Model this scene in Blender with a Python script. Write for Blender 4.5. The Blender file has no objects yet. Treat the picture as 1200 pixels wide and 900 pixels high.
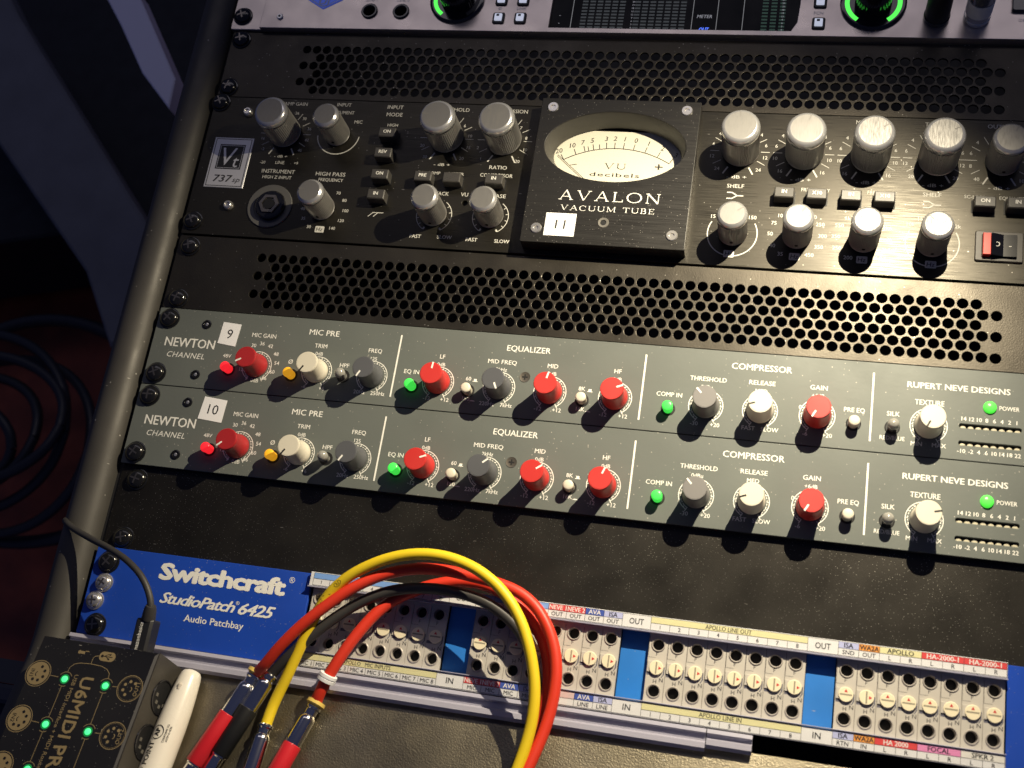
import bpy, math, random
from mathutils import Vector, Matrix
R = math.radians
S = 0.001                      # all tables are in millimetres; rack face lies flat in the XY plane
U = 44.45                      # one rack unit
rnd = random.Random(7)
scene = bpy.context.scene
COL = scene.collection
def V(u, v, z=0.0): return Vector((u*S, -v*S, z*S))

# ------------------------------------------------------------------ camera
cd = bpy.data.cameras.new('camera'); cam = bpy.data.objects.new('camera', cd); COL.objects.link(cam)
rot = Matrix(((0.969928, -0.084941, 0.228089), (0.152162, 0.943031, -0.295870), (-0.189964, 0.321679, 0.927597)))
cam.matrix_world = Matrix.Translation(V(335.72, 376.41, 538.88)) @ rot.to_4x4()
cd.sensor_width = 36; cd.lens = 40.64; cd.clip_start = 0.02; cd.clip_end = 20
cd.dof.use_dof = True; cd.dof.focus_distance = 0.60; cd.dof.aperture_fstop = 13
scene.camera = cam

# ------------------------------------------------------------------ world, lamps, exposure
w = bpy.data.worlds.new('World'); scene.world = w; w.use_nodes = True
bg = w.node_tree.nodes['Background']; bg.inputs[0].default_value = (0.13, 0.16, 0.38, 1); bg.inputs[1].default_value = 0.16
def aim(o, target): o.rotation_euler = (Vector(target) - o.location).to_track_quat('-Z', 'Y').to_euler()
ld = bpy.data.lights.new('desk_lamp_light', 'SPOT'); lamp = bpy.data.objects.new('desk_lamp_light', ld); COL.objects.link(lamp)
lamp.location = V(405, 1, 252); aim(lamp, V(222, 330, 0))
ld.energy = 17; ld.color = (1.0, 0.87, 0.63); ld.spot_size = R(100); ld.spot_blend = 1.0; ld.shadow_soft_size = 0.0016
def area(name, loc, target, size, energy, color):
    a = bpy.data.lights.new(name, 'AREA'); o = bpy.data.objects.new(name, a); COL.objects.link(o)
    a.size = size; a.energy = energy; a.color = color; o.location = loc; aim(o, target); return o
c_l = area('overhead_fill_light', (0.12, 1.24, 1.7), (0.2, 0.0, 0), 2.4, 3.0, (0.95, 0.88, 0.96))  # unseen soft overhead fill, stretched wide to reflect in the interface front
c_l.data.shape = 'RECTANGLE'; c_l.data.size_y = 0.42
scene.view_settings.view_transform = 'Standard'; scene.view_settings.look = 'None'
scene.view_settings.exposure = 0.0; scene.view_settings.gamma = 1.0
try: scene.view_settings.use_curve_mapping = False
except Exception: pass

# ------------------------------------------------------------------ materials
MATS = {}
def mat(name, color, rough=0.5, metal=0.0, bump=0.0, bscale=900, bdist=0.00007, dust_sparkle=0.0, dscale=420, var=0.0, brush=None,
        emit=None, estr=0.0, trans=0.0, coat=0.0, alpha=None, spec=0.5, cvar=None):
    if name in MATS: return MATS[name]
    m = bpy.data.materials.new(name); m.use_nodes = True; MATS[name] = m
    nt = m.node_tree; N = nt.nodes; L = nt.links; b = N['Principled BSDF']
    b.inputs['Base Color'].default_value = (*color, 1); b.inputs['Roughness'].default_value = rough
    b.inputs['Metallic'].default_value = metal; b.inputs['Specular IOR Level'].default_value = spec
    b.inputs['Coat Weight'].default_value = coat; b.inputs['Coat Roughness'].default_value = 0.15
    b.inputs['Transmission Weight'].default_value = trans
    if emit: b.inputs['Emission Color'].default_value = (*emit, 1); b.inputs['Emission Strength'].default_value = estr
    pos = N.new('ShaderNodeNewGeometry').outputs['Position']
    colout = None
    def noise(scale, detail=3, vec=None):
        n = N.new('ShaderNodeTexNoise'); n.inputs['Scale'].default_value = scale; n.inputs['Detail'].default_value = detail
        L.new(vec or pos, n.inputs['Vector']); return n.outputs['Fac']
    def ramp(fac, a, bb, lo=0.0, hi=1.0):
        r = N.new('ShaderNodeMapRange'); r.inputs[1].default_value = a; r.inputs[2].default_value = bb
        r.inputs[3].default_value = lo; r.inputs[4].default_value = hi; L.new(fac, r.inputs[0]); return r.outputs[0]
    def mixc(fac, A, B):
        x = N.new('ShaderNodeMix'); x.data_type = 'RGBA'
        if isinstance(fac, float): x.inputs[0].default_value = fac
        else: L.new(fac, x.inputs[0])
        for i, c in ((6, A), (7, B)):
            if isinstance(c, tuple): x.inputs[i].default_value = (*c, 1)
            else: L.new(c, x.inputs[i])
        return x.outputs[2]
    cur = color
    if var:
        cur = mixc(ramp(noise(28, 4), 0.3, 0.7), tuple(c*(1-var) for c in color), tuple(c*(1+var) for c in color))
    bvec = None
    if brush:
        mp = N.new('ShaderNodeMapping'); mp.inputs['Scale'].default_value = brush; L.new(pos, mp.inputs[0]); bvec = mp.outputs[0]
        nb = noise(1.0, 2, bvec)
        L.new(ramp(nb, 0.3, 0.7, rough*0.75, min(1, rough*1.3)), b.inputs['Roughness'])
    elif rough > 0.2 and not emit:
        L.new(ramp(noise(60, 4), 0.3, 0.7, rough*0.88, min(1, rough*1.14)), b.inputs['Roughness'])
    if dust_sparkle:
        vo = N.new('ShaderNodeTexVoronoi'); vo.inputs['Scale'].default_value = dscale; L.new(pos, vo.inputs['Vector'])
        vo.inputs['Randomness'].default_value = 1.0
        d1 = ramp(vo.outputs['Distance'], 0.10, 0.17, 1, 0)
        sep = N.new('ShaderNodeSeparateColor'); L.new(vo.outputs['Color'], sep.inputs[0])
        k = ramp(sep.outputs[0], 1-dust_sparkle, 1-dust_sparkle*0.6)
        patch = ramp(noise(14, 3), 0.35, 0.65, 0.35, 1.0)
        mu = N.new('ShaderNodeMath'); mu.operation = 'MULTIPLY'; L.new(d1, mu.inputs[0]); L.new(k, mu.inputs[1])
        mu2 = N.new('ShaderNodeMath'); mu2.operation = 'MULTIPLY'; L.new(mu.outputs[0], mu2.inputs[0]); L.new(patch, mu2.inputs[1])
        # short lint hairs: thin stretched cells
        mp2 = N.new('ShaderNodeMapping'); mp2.inputs['Scale'].default_value = (110, 500, 110); mp2.inputs['Rotation'].default_value = (0, 0, 0.7)
        L.new(pos, mp2.inputs[0]); v2 = N.new('ShaderNodeTexVoronoi'); v2.inputs['Scale'].default_value = 1; L.new(mp2.outputs[0], v2.inputs['Vector'])
        s2 = N.new('ShaderNodeSeparateColor'); L.new(v2.outputs['Color'], s2.inputs[0])
        d2 = ramp(v2.outputs['Distance'], 0.07, 0.12, 0.6, 0); k2 = ramp(s2.outputs[1], 0.975, 0.98)
        mu3 = N.new('ShaderNodeMath'); mu3.operation = 'MULTIPLY'; L.new(d2, mu3.inputs[0]); L.new(k2, mu3.inputs[1])
        ad = N.new('ShaderNodeMath'); ad.operation = 'ADD'; ad.use_clamp = True; L.new(mu2.outputs[0], ad.inputs[0]); L.new(mu3.outputs[0], ad.inputs[1])
        film = ramp(noise(9, 5), 0.45, 0.8, 0.0, 0.03)
        ad2 = N.new('ShaderNodeMath'); ad2.operation = 'MAXIMUM'; L.new(ad.outputs[0], ad2.inputs[0]); L.new(film, ad2.inputs[1])
        cur = mixc(ad2.outputs[0], cur, (0.42, 0.40, 0.36))
    if not isinstance(cur, tuple): L.new(cur, b.inputs['Base Color'])
    if bump:
        bp = N.new('ShaderNodeBump'); bp.inputs['Strength'].default_value = bump; bp.inputs['Distance'].default_value = bdist
        L.new(noise(bscale, 3) if not bvec else noise(1.0, 2, bvec), bp.inputs['Height']); L.new(bp.outputs[0], b.inputs['Normal'])
    return m

m_newton = mat('slate_green_paint', (0.126, 0.139, 0.131), 0.48, metal=0.08, bump=0.5, bscale=420, dust_sparkle=0.3, dscale=520, var=0.05, spec=0.25)
m_black = mat('black_powder_coat', (0.060, 0.054, 0.045), 0.42, metal=0.86, bump=0.9, bscale=1300, dust_sparkle=0.20, dscale=520, var=0.1)
m_blank = mat('black_blanking_paint', (0.036, 0.033, 0.029), 0.42, metal=0.82, bump=1.0, bscale=2600, bdist=0.00006, dust_sparkle=0.85, dscale=1000, var=0.1)  # dense specks paint the coating's bright sparkles as well as dust
m_desk = mat('textured_brown_black_vinyl', (0.21, 0.185, 0.135), 0.42, metal=0.96, bump=1.0, bscale=1300, bdist=0.00017, dust_sparkle=0.12, dscale=900, var=0.2)
m_av = mat('brushed_black_anodised', (0.037, 0.034, 0.028), 0.36, metal=0.75, bump=0.5, brush=(60, 2600, 60), dust_sparkle=0.10, dscale=600)
m_avp = mat('black_meter_plate', (0.026, 0.025, 0.024), 0.36, metal=0.45, bump=0.35, brush=(60, 2600, 60), dust_sparkle=0.4, dscale=900, spec=0.4)
m_avside = mat('dark_grey_cut_edge', (0.06, 0.057, 0.05), 0.45)
m_knurl = mat('knurled_aluminium', (0.54, 0.53, 0.51), 0.34, metal=0.66)
m_shine = mat('polished_aluminium', (0.66, 0.66, 0.66), 0.24, metal=0.72)
m_top = mat('brushed_aluminium_top', (0.20, 0.196, 0.19), 0.50, metal=0.5, bump=0.12, brush=(3000, 260, 260))
m_chrome = mat('bright_nickel', (0.74, 0.72, 0.68), 0.22, metal=0.85)
m_plug = mat('chrome_plug_plating', (0.80, 0.78, 0.74), 0.15, metal=1.0)
m_bscrew = mat('black_oxide_screw', (0.02, 0.02, 0.02), 0.16, metal=0.6, coat=0.6)
m_worn = mat('worn_glint_metal', (0.22, 0.20, 0.18), 0.3, metal=0.9)  # worn metal, lighter than the head so screw crosses show silver glints
m_dark = mat('dark_recess', (0.004, 0.004, 0.005), 0.6)
m_red = mat('red_knob_plastic', (0.52, 0.028, 0.024), 0.5, bump=0.1, bscale=1500)
m_wine = mat('wine_red_knob_plastic', (0.36, 0.016, 0.02), 0.45, bump=0.1, bscale=1500)
m_cream = mat('cream_knob_plastic', (0.62, 0.58, 0.48), 0.5, bump=0.1, bscale=1500)
m_grey = mat('grey_knob_plastic', (0.085, 0.088, 0.098), 0.45, bump=0.1, bscale=1500)
m_lgrey = mat('light_grey_knob_plastic', (0.17, 0.165, 0.165), 0.5, bump=0.1, bscale=1500)
m_white = mat('white_silkscreen', (0.80, 0.79, 0.74), 0.6)
m_wdim = mat('cream_silkscreen', (0.62, 0.61, 0.56), 0.6)
m_ink = mat('black_ink', (0.012, 0.012, 0.012), 0.5)
m_paper = mat('white_label_paper', (0.80, 0.80, 0.82), 0.7)
m_face = mat('ivory_meter_card', (0.68, 0.66, 0.55), 0.6)
m_green = mat('lit_green_lens', (0.05, 0.6, 0.08), 0.3, emit=(0.06, 0.85, 0.08), estr=0.75)
m_gled = mat('green_power_led', (0.1, 0.6, 0.1), 0.3, emit=(0.08, 0.9, 0.05), estr=0.9)
m_rled = mat('lit_red_lens', (0.8, 0.02, 0.03), 0.3, emit=(1.0, 0.02, 0.03), estr=0.85)
m_yled = mat('lit_amber_lens', (0.8, 0.4, 0.02), 0.3, emit=(1.0, 0.45, 0.02), estr=0.5)
m_smoke = mat('smoked_clear_lens', (0.34, 0.335, 0.31), 0.2, trans=0.2, coat=0.4)
m_lens = mat('cream_led_lens', (0.50, 0.46, 0.34), 0.4)
m_bluep = mat('cobalt_blue_anodised', (0.013, 0.062, 0.42), 0.33, bump=0.12, bscale=1600, dust_sparkle=0.22, dscale=900, var=0.06)
m_bluef = mat('blue_filler_film', (0.025, 0.19, 0.62), 0.40, bump=0.25, bscale=1300, dust_sparkle=0.12, dscale=600, var=0.12)
m_jack = mat('beige_module_plastic', (0.50, 0.47, 0.425), 0.5, bump=0.08, bscale=1400, var=0.03)
m_dial = mat('ivory_rotary_plastic', (0.80, 0.72, 0.52), 0.45)
m_slate = mat('shade_slot_grey', (0.11, 0.11, 0.15), 0.5)
m_redm = mat('red_print', (0.55, 0.03, 0.03), 0.6)
m_clear = mat('lavender_clear_acrylic', (0.50, 0.49, 0.60), 0.22, trans=0.25, coat=0.5)
m_ledge = mat('frosted_acrylic_edge', (0.42, 0.42, 0.55), 0.35, trans=0.2)
m_apollo = mat('grey_bead_blasted_metal', (0.66, 0.58, 0.53), 0.30, metal=0.8, bump=0.1, bscale=1800, var=0.04)
m_gloss = mat('gloss_black_plastic', (0.006, 0.006, 0.008), 0.12, coat=0.5)
m_rubber = mat('matt_black_plastic', (0.014, 0.014, 0.016), 0.45)
m_rail = mat('bronze_grey_painted_tube', (0.062, 0.058, 0.052), 0.52, metal=0.2, bump=0.35, bscale=900, dust_sparkle=0.10, dscale=300, var=0.15)
m_yel = mat('yellow_pvc_jacket', (0.78, 0.56, 0.015), 0.5, bump=0.05, bscale=300)
m_rj = mat('orange_red_pvc_jacket', (0.64, 0.035, 0.014), 0.48, bump=0.05, bscale=300)
m_bj = mat('charcoal_pvc_jacket', (0.035, 0.033, 0.032), 0.52, bump=0.05, bscale=300)
m_rs = mat('red_plug_sleeve', (0.62, 0.018, 0.028), 0.42)
m_bs = mat('black_plug_sleeve', (0.010, 0.010, 0.010), 0.45)
m_yr = mat('pale_yellow_ring', (0.72, 0.52, 0.12), 0.45)
m_pen = mat('warm_white_pen_plastic', (0.78, 0.73, 0.64), 0.28, coat=0.3)
m_gold = mat('tan_gold_print', (0.24, 0.18, 0.09), 0.5)
m_acryl = mat('black_acrylic_cover', (0.008, 0.008, 0.010), 0.12, dust_sparkle=0.25, dscale=900)
m_bside = mat('dark_bronze_case_side', (0.06, 0.054, 0.045), 0.40, metal=0.3)

# ------------------------------------------------------------------ geometry helpers (local mm: x right, y up the rack, z out)
class MB:
    def __init__(s): s.v = []; s.f = []
    def add(s, vs, fs):
        o = len(s.v); s.v += [tuple(p) for p in vs]; s.f += [tuple(i+o for i in f) for f in fs]; return s
    def loops(s, LP, cap0=True, cap1=True, closed=False):
        n = len(LP[0]); o = len(s.v)
        for l in LP: s.v += [tuple(p) for p in l]
        for k in range(len(LP)-1 + (1 if closed else 0)):
            a = o+k*n; b = o+((k+1) % len(LP))*n
            for i in range(n):
                j = (i+1) % n; s.f.append((a+i, a+j, b+j, b+i))
        if cap0: s.f.append(tuple(o+i for i in reversed(range(n))))
        if cap1: s.f.append(tuple(o+(len(LP)-1)*n+i for i in range(n)))
        return s
    def outline(s, pts, z0, z1, ch=0.0):
        def inset(d):
            out = []; n = len(pts)
            for i in range(n):
                p0 = Vector(pts[i-1]); p1 = Vector(pts[i]); p2 = Vector(pts[(i+1) % n])
                e1 = (p1-p0).normalized(); e2 = (p2-p1).normalized()
                n1 = Vector((-e1.y, e1.x)); n2 = Vector((-e2.y, e2.x)); nn = n1+n2
                if nn.length < 1e-6: nn = n1
                nn.normalize(); k = d/max(0.35, nn.dot(n1)); out.append(p1+nn*k)
            return out
        LP = [[(p[0], p[1], z0) for p in pts], [(p[0], p[1], z1-ch) for p in pts]]
        if ch: LP.append([(p[0], p[1], z1) for p in inset(ch)])
        return s.loops(LP)
    def box(s, x0, x1, y0, y1, z0, z1, ch=0.0): return s.outline([(x0, y0), (x1, y0), (x1, y1), (x0, y1)], z0, z1, ch)
    def lathe(s, prof, n=32, rib=0.0, cx=0, cy=0, ribz=None, cap0=True, cap1=True):
        LP = []
        for r, z in prof:
            l = []
            for i in range(n):
                a = 2*math.pi*i/n; rr = r
                if rib and ribz and ribz[0] <= z <= ribz[1] and i % 2: rr = r-rib
                l.append((cx+rr*math.cos(a), cy+rr*math.sin(a), z))
            LP.append(l)
        return s.loops(LP, cap0, cap1)
    def arc(s, r0, r1, a0, a1, z, n=40, cx=0, cy=0, ex=1, ey=1):        # angles clockwise from straight up
        vs = []; fs = []
        for i in range(n+1):
            a = R(a0+(a1-a0)*i/n); x, y = math.sin(a), math.cos(a)
            vs += [(cx+r0*x*ex, cy+r0*y*ey, z), (cx+r1*x*ex, cy+r1*y*ey, z)]
            if i: k = 2*i; fs.append((k-2, k, k+1, k-1))
        return s.add(vs, fs)
    def seg(s, x0, y0, x1, y1, wd, z):
        d = Vector((x1-x0, y1-y0)).normalized(); nx, ny = -d.y*wd/2, d.x*wd/2
        return s.add([(x0+nx, y0+ny, z), (x0-nx, y0-ny, z), (x1-nx, y1-ny, z), (x1+nx, y1+ny, z)], [(0, 1, 2, 3)])
    def quad(s, x0, y0, x1, y1, z): return s.add([(x0, y0, z), (x1, y0, z), (x1, y1, z), (x0, y1, z)], [(0, 1, 2, 3)])
def rrect(x0, x1, y0, y1, r, n=6):
    p = []
    for cx, cy, a0 in ((x1-r, y1-r, 0), (x0+r, y1-r, 90), (x0+r, y0+r, 180), (x1-r, y0+r, 270)):
        for i in range(n+1): a = R(a0+90*i/n); p.append((cx+r*math.cos(a), cy+r*math.sin(a)))
    return p
WP = {}                                                    # world position (mm: x, y, z) of each unrotated object
MCACHE = {}
def link(o, parent, at):
    COL.objects.link(o); x, y, z = at[0], -at[1], at[2]
    if parent is None: o.location = (x*S, y*S, z*S)
    else:
        o.parent = parent; p = WP[parent.name]; o.location = ((x-p[0])*S, (y-p[1])*S, (z-p[2])*S)
    WP[o.name] = (x, y, z); return o
def mesh_of(mb, name, m, smooth=True, ang=35, key=None):
    if key and key in MCACHE: return MCACHE[key]
    me = bpy.data.meshes.new(name); me.from_pydata([(a*S, b*S, c*S) for a, b, c in mb.v], [], mb.f)
    me.validate(); me.update()
    if smooth:
        me.polygons.foreach_set('use_smooth', [True]*len(me.polygons)); me.set_sharp_from_angle(angle=R(ang))
    me.materials.append(m)
    if key: MCACHE[key] = me
    return me
def part(name, parent, mb, m, at=(0, 0, 0), rz=0, smooth=True, ang=35, key=None, label=None):
    me = mesh_of(mb() if callable(mb) and not (key and key in MCACHE) else mb, name, m, smooth, ang, key)
    o = bpy.data.objects.new(name, me); link(o, parent, at)
    if rz: o.rotation_euler.z = rz
    if label: o['label'] = label
    return o
def thing(name, label, cat, at=(0, 0, 0), group=None):
    o = bpy.data.objects.new(name, None); o.empty_display_size = 0.01; link(o, None, at)
    o['label'] = label; o['category'] = cat
    if group: o['group'] = group
    return o
def structure(name, mb, m, at=(0, 0, 0)):
    o = part(name, None, mb, m, at); o['kind'] = 'structure'; return o
def curve_plate(name, parent, outer, holes, z0, z1, m, at=(0, 0, 0), bev=0.12, key=None):
    """flat plate with real through holes; outline / holes in local mm"""
    if key and key in MCACHE: me = MCACHE[key]
    else:
        c = bpy.data.curves.new(name, 'CURVE'); c.dimensions = '2D'; c.fill_mode = 'BOTH'
        c.extrude = (z1-z0)/2*S - bev*S; c.bevel_depth = bev*S; c.bevel_resolution = 1; c.offset = -bev*S
        for pts in [outer]+holes:
            sp = c.splines.new('POLY'); sp.points.add(len(pts)-1); sp.use_cyclic_u = True
            for q, (x, y) in zip(sp.points, pts): q.co = (x*S, y*S, 0, 1)
        t = bpy.data.objects.new('tmp', c); me = bpy.data.meshes.new_from_object(t); bpy.data.objects.remove(t)
        for vv in me.vertices: vv.co.z += (z0+z1)/2*S
        me.materials.clear(); me.materials.append(m)
        me.polygons.foreach_set('use_smooth', [True]*len(me.polygons)); me.set_sharp_from_angle(angle=R(30))
        if key: MCACHE[key] = me
    me.name = name; o = bpy.data.objects.new(name, me); link(o, parent, at); return o
def circ(cx, cy, r, n=20, ex=1, ey=1): return [(cx+r*ex*math.cos(2*math.pi*i/n), cy+r*ey*math.sin(2*math.pi*i/n)) for i in range(n)]
# ---- lettering
GL = {}
def glyph(s, bold=0.0, sp=1.0):
    k = (s, bold, sp)
    if k not in GL:
        c = bpy.data.curves.new('t', 'FONT'); c.body = s; c.offset = bold; c.resolution_u = 2; c.space_character = sp
        t = bpy.data.objects.new('t', c); me = bpy.data.meshes.new_from_object(t)
        vs = [tuple(q.co) for q in me.vertices]; fs = [tuple(p.vertices) for p in me.polygons]
        bpy.data.objects.remove(t); bpy.data.meshes.remove(me)
        xs = [q[0] for q in vs]; GL[k] = (vs, fs, min(xs), max(xs))
    return GL[k]
def text(mb, s, x, y, h, wd=None, bold=0.0, shear=0.0, z=0.0, rot=0.0, align='C', sp=1.0, _in=False):
    """cap height h, centred on (x, y) (local, y up); wd forces the width; rot in degrees"""
    if not _in:          # heavier faces: overlapping copies, each a hair above the last
        eff = bold+(.009 if h < 2.8 else 0)
        if eff > .028: K = ((0, 0), (1, 0), (-1, 0), (0, 1), (0, -1), (.7, .7), (-.7, -.7), (.7, -.7), (-.7, .7))
        elif eff > 0: K = ((-1, .5), (1, -.5))
        else: K = ((0, 0),)
        for i, (dx, dy) in enumerate(K):
            e = eff*.9*h/.682; text(mb, s, x+dx*e, y+dy*e*.7, h, wd, 0, shear, z+.012*i, rot, align, sp, True)
        return mb
    vs, fs, a, b = glyph(s, 0, sp); k = h/0.682; kx = k if wd is None else wd/(b-a)
    off = (a+b)/2 if align == 'C' else (a if align == 'L' else b); c, sn = math.cos(R(rot)), math.sin(R(rot)); out = []
    for p in vs:
        X = (p[0]-off)*kx; Y = p[1]*k-h/2; X += Y*shear
        out.append((x+X*c-Y*sn, y+X*sn+Y*c, z))
    mb.add(out, fs); return mb
def serif(mb, s, x, y, h, wd, z):
    """wide engraved-style capitals built stroke by stroke; x = left edge, y = baseline"""
    W = {'A': 1.0, 'V': 1.0, 'L': .72, 'O': 1.05, 'N': 1.0, 'C': .92, 'U': .95, 'M': 1.15, 'T': .85, 'B': .78, 'E': .74, ' ': .5}
    tot = sum(W[c] for c in s)+.16*(len(s)-1); k = wd/tot; T = .135*h; t = .065*h; q = [0]
    def sg(x0, y0, x1, y1, wv): q[0] += 1; mb.seg(x0, y0, x1, y1, wv, z+0.004*(q[0] % 7))
    for c in s:
        cw = W[c]*k; X = lambda f: x+f*cw; Y = lambda f: y+f*h
        def foot(f, top=False, hw=.16): yy = Y(1)-t/2 if top else Y(0)+t/2; sg(X(f)-hw*h, yy, X(f)+hw*h, yy, t)
        if c == 'A': sg(X(.5), Y(1), X(.14), Y(0), t); sg(X(.5), Y(1), X(.86), Y(0), T); sg(X(.28), Y(.34), X(.72), Y(.34), t); foot(.14); foot(.86)
        if c == 'V': sg(X(.14), Y(1), X(.5), Y(0), T); sg(X(.86), Y(1), X(.5), Y(0), t); foot(.14, True); foot(.86, True)
        if c == 'L': sg(X(.22), Y(0), X(.22), Y(1), T); foot(.22, True); sg(X(.05), Y(0)+t/2, X(.95), Y(0)+t/2, t); sg(X(.93), Y(0), X(.93), Y(.25), t)
        if c == 'N': sg(X(.16), Y(0), X(.16), Y(1), t); sg(X(.84), Y(0), X(.84), Y(1), t); sg(X(.16), Y(1), X(.84), Y(0), T); foot(.16); foot(.12, True, .1); foot(.84, True)
        if c == 'M': sg(X(.14), Y(0), X(.14), Y(1), t); sg(X(.86), Y(0), X(.86), Y(1), T); sg(X(.14), Y(1), X(.5), Y(0.1), T); sg(X(.86), Y(1), X(.5), Y(.1), t); foot(.14); foot(.86); foot(.1, True, .1); foot(.9, True, .1)
        if c == 'T': sg(X(.5), Y(0), X(.5), Y(1), T); foot(.5); sg(X(.03), Y(1)-t/2, X(.97), Y(1)-t/2, t); sg(X(.05), Y(.75), X(.05), Y(1), t); sg(X(.95), Y(.75), X(.95), Y(1), t)
        if c == 'E': sg(X(.22), Y(0), X(.22), Y(1), T); sg(X(.05), Y(0)+t/2, X(.95), Y(0)+t/2, t); sg(X(.05), Y(1)-t/2, X(.9), Y(1)-t/2, t); sg(X(.22), Y(.5), X(.75), Y(.5), t); sg(X(.93), Y(0), X(.93), Y(.25), t); sg(X(.88), Y(.77), X(.88), Y(1), t)
        if c == 'B':
            sg(X(.2), Y(0), X(.2), Y(1), T); sg(X(.03), Y(0)+t/2, X(.6), Y(0)+t/2, t); sg(X(.03), Y(1)-t/2, X(.55), Y(1)-t/2, t); sg(X(.2), Y(.52), X(.6), Y(.52), t)
            mb.arc(.24*h-T/2, .24*h+T/2, 0, 180, z+.03, 12, X(.55), Y(.76)-.0*h); mb.arc(.25*h-T/2, .26*h+T/2, 0, 180, z+.033, 12, X(.6), Y(.27))
        if c == 'U':
            sg(X(.16), Y(.35), X(.16), Y(1), T); sg(X(.84), Y(.35), X(.84), Y(1), t); foot(.16, True); foot(.84, True)
            mb.arc(.31, .31+T/cw, 90, 270, z+.03, 16, X(.5), Y(.36), cw, cw*.36*h/(.40*cw))
        if c in 'OC':
            a0, a1 = (0, 360) if c == 'O' else (130, 408); n = 28; vs = []; fs = []
            for i in range(n+1):
                a = R(a0+(a1-a0)*i/n); vs += [(X(.5)+.47*cw*math.sin(a), Y(.5)+.52*h*math.cos(a), z), (X(.5)+(.47*cw-T*1.1)*math.sin(a), Y(.5)+(.52*h-t)*math.cos(a), z)]
                if i: j = 2*i; fs.append((j-2, j, j+1, j-1))
            mb.add(vs, fs)
            if c == 'C': sg(X(.86), Y(.66), X(.86), Y(.96), t)
        x += cw+.16*k
    return mb
# ---- shared small parts
def rack_screw(parent, u, v, z=0.0, silver=False, a=0.0):
    m = m_chrome if silver else m_bscrew; r = 3.9 if silver else 5.0; k = 'scr%d' % silver
    def b():
        mb = MB(); mb.lathe([(r+.9, 0), (r+.9, .55), (r+.5, .8), (r*.98, .8), (r, 1.1), (r*.96, 2.0), (r*.82, 2.7), (r*.6, 3.15), (r*.3, 3.4), (.15, 3.45)], 32); return mb
    o = part('rack_screw', parent, b, m, (u, v, z), rz=a, key=k, ang=50, label='silver rack screw' if silver else None)
    def c():
        mb = MB(); l = r*.55; mb.box(-l, l, -.42, .42, 2.6, 3.49); mb.box(-.42, .42, -l, l, 2.6, 3.50); return mb
    part('cross_recess', o, c, m_worn, (u, v, z), key=k+'c', smooth=False)
def torx(parent, u, v):
    o = part('panel_screw', parent, lambda: MB().lathe([(2.6, 0), (2.6, .4), (2.3, .6), (1.7, .6), (1.6, .2), (1.2, .2)], 24), m_bscrew, (u, v, 0), key='torx')
    part('socket', o, lambda: MB().lathe([(1.0, 0), (1.0, .35), (.9, .4)], 6), m_chrome, (u, v, 0), key='torxs')

# ================================================================== THE SETTING
structure('floor', MB().box(-1600, 1600, -1400, 1600, -640, -620), mat('dark_red_brown_floorboards', (0.26, 0.055, 0.024), 0.4, var=0.3, bump=.2, bscale=60))
# desk surface carrying the loose things: hinged at v = 366.5, rises 15 degrees towards the viewer
TILT = R(15); V0 = 366.5
def desk_pt(u, w, h): return (u, V0+w*math.cos(TILT)-h*math.sin(TILT), w*math.sin(TILT)+h*math.cos(TILT))
dk = MB(); pts = []
for z in (-12, 0): pts.append([desk_pt(-4, -3.5, z), desk_pt(700, -3.5, z), desk_pt(700, 400, z), desk_pt(-4, 400, z)])
dk.loops([[(p[0], -p[1], p[2]) for p in l] for l in pts])
desk = part('desk_surface', None, dk, m_desk); desk['kind'] = 'structure'

# ================================================================== RACK CABINET + RAIL
cab = thing('rack_cabinet', 'black inner shell of the equipment rack behind the panels', 'rack', (241, 180, -140))
part('back_panel', cab, MB().box(-8, 490, -372, 260, -142, -140), m_dark)
part('side_panel', cab, MB().box(-10, -7, -366, 260, -140, -3.5), m_rubber)
part('side_panel', cab, MB().box(490, 493, -366, 260, -140, -3.5), m_rubber)
part('top_panel', cab, MB().box(-7, 490, 260, 263, -140, -3.5), m_dark)
part('mounting_strip', cab, MB().box(-6.5, 14, -366, 60, -6.5, -4.2), m_rubber)
part('mounting_strip', cab, MB().box(468.6, 489, -366, 60, -6.5, -4.2), m_rubber)
rail = thing('edge_tube', 'bronze grey rounded edge tube running down the left side of the rack', 'tube', (-12.5, 180, 0))
mb = MB(); LP = []
for v in [-70+i*10 for i in range(50)]:
    zz = 0 if v < V0 else (v-V0)*math.tan(TILT)
    LP.append([(-12.6+10.4*math.cos(2*math.pi*i/28), -v, -3.5+zz+10.4*math.sin(2*math.pi*i/28)) for i in range(28)])
part('tube', rail, mb.loops(LP), m_rail)

# ================================================================== AUDIO INTERFACE (top, cropped by the frame)
ai = thing('audio_interface', 'grey metal audio interface with lit green dials, topmost unit in the rack', 'audio interface', (241, -22, 0))
fz = 3.0
curve_plate('front_panel', ai, [(18, .6), (482, .6), (482, 44), (18, 44)],
            [[(191.9, 3.6), (323.4, 3.6), (326.2, 9), (327, 20), (327, 40.5), (191.9, 40.5)], circ(84.8, 12.6, 3.5), circ(104, 12.5, 3.5)], -2, fz, m_apollo, (0, 0, 0), .25)
part('rack_ear', ai, MB().outline(rrect(-1.5, 20.5, .6, 44, 1.2), -2, .8, .3), m_apollo)
sl = MB(); sl.add([(18, .6, fz-.3), (24, .6, fz+.02), (24, 44, fz+.02), (18, 44, fz-.3), (20.5, .6, .5), (20.5, 44, .5)], [(0, 4, 5, 3)]); 
for a in ((4.9, -9.3), (4.9, -36)): rack_screw(ai, a[0], a[1], .8, a=.4)
sc = part('panel_screw', ai, lambda: MB().lathe([(1.9, 0), (1.9, .8), (1.5, 1.2)], 24), m_shine, (29.8, -7.9, fz))
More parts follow.
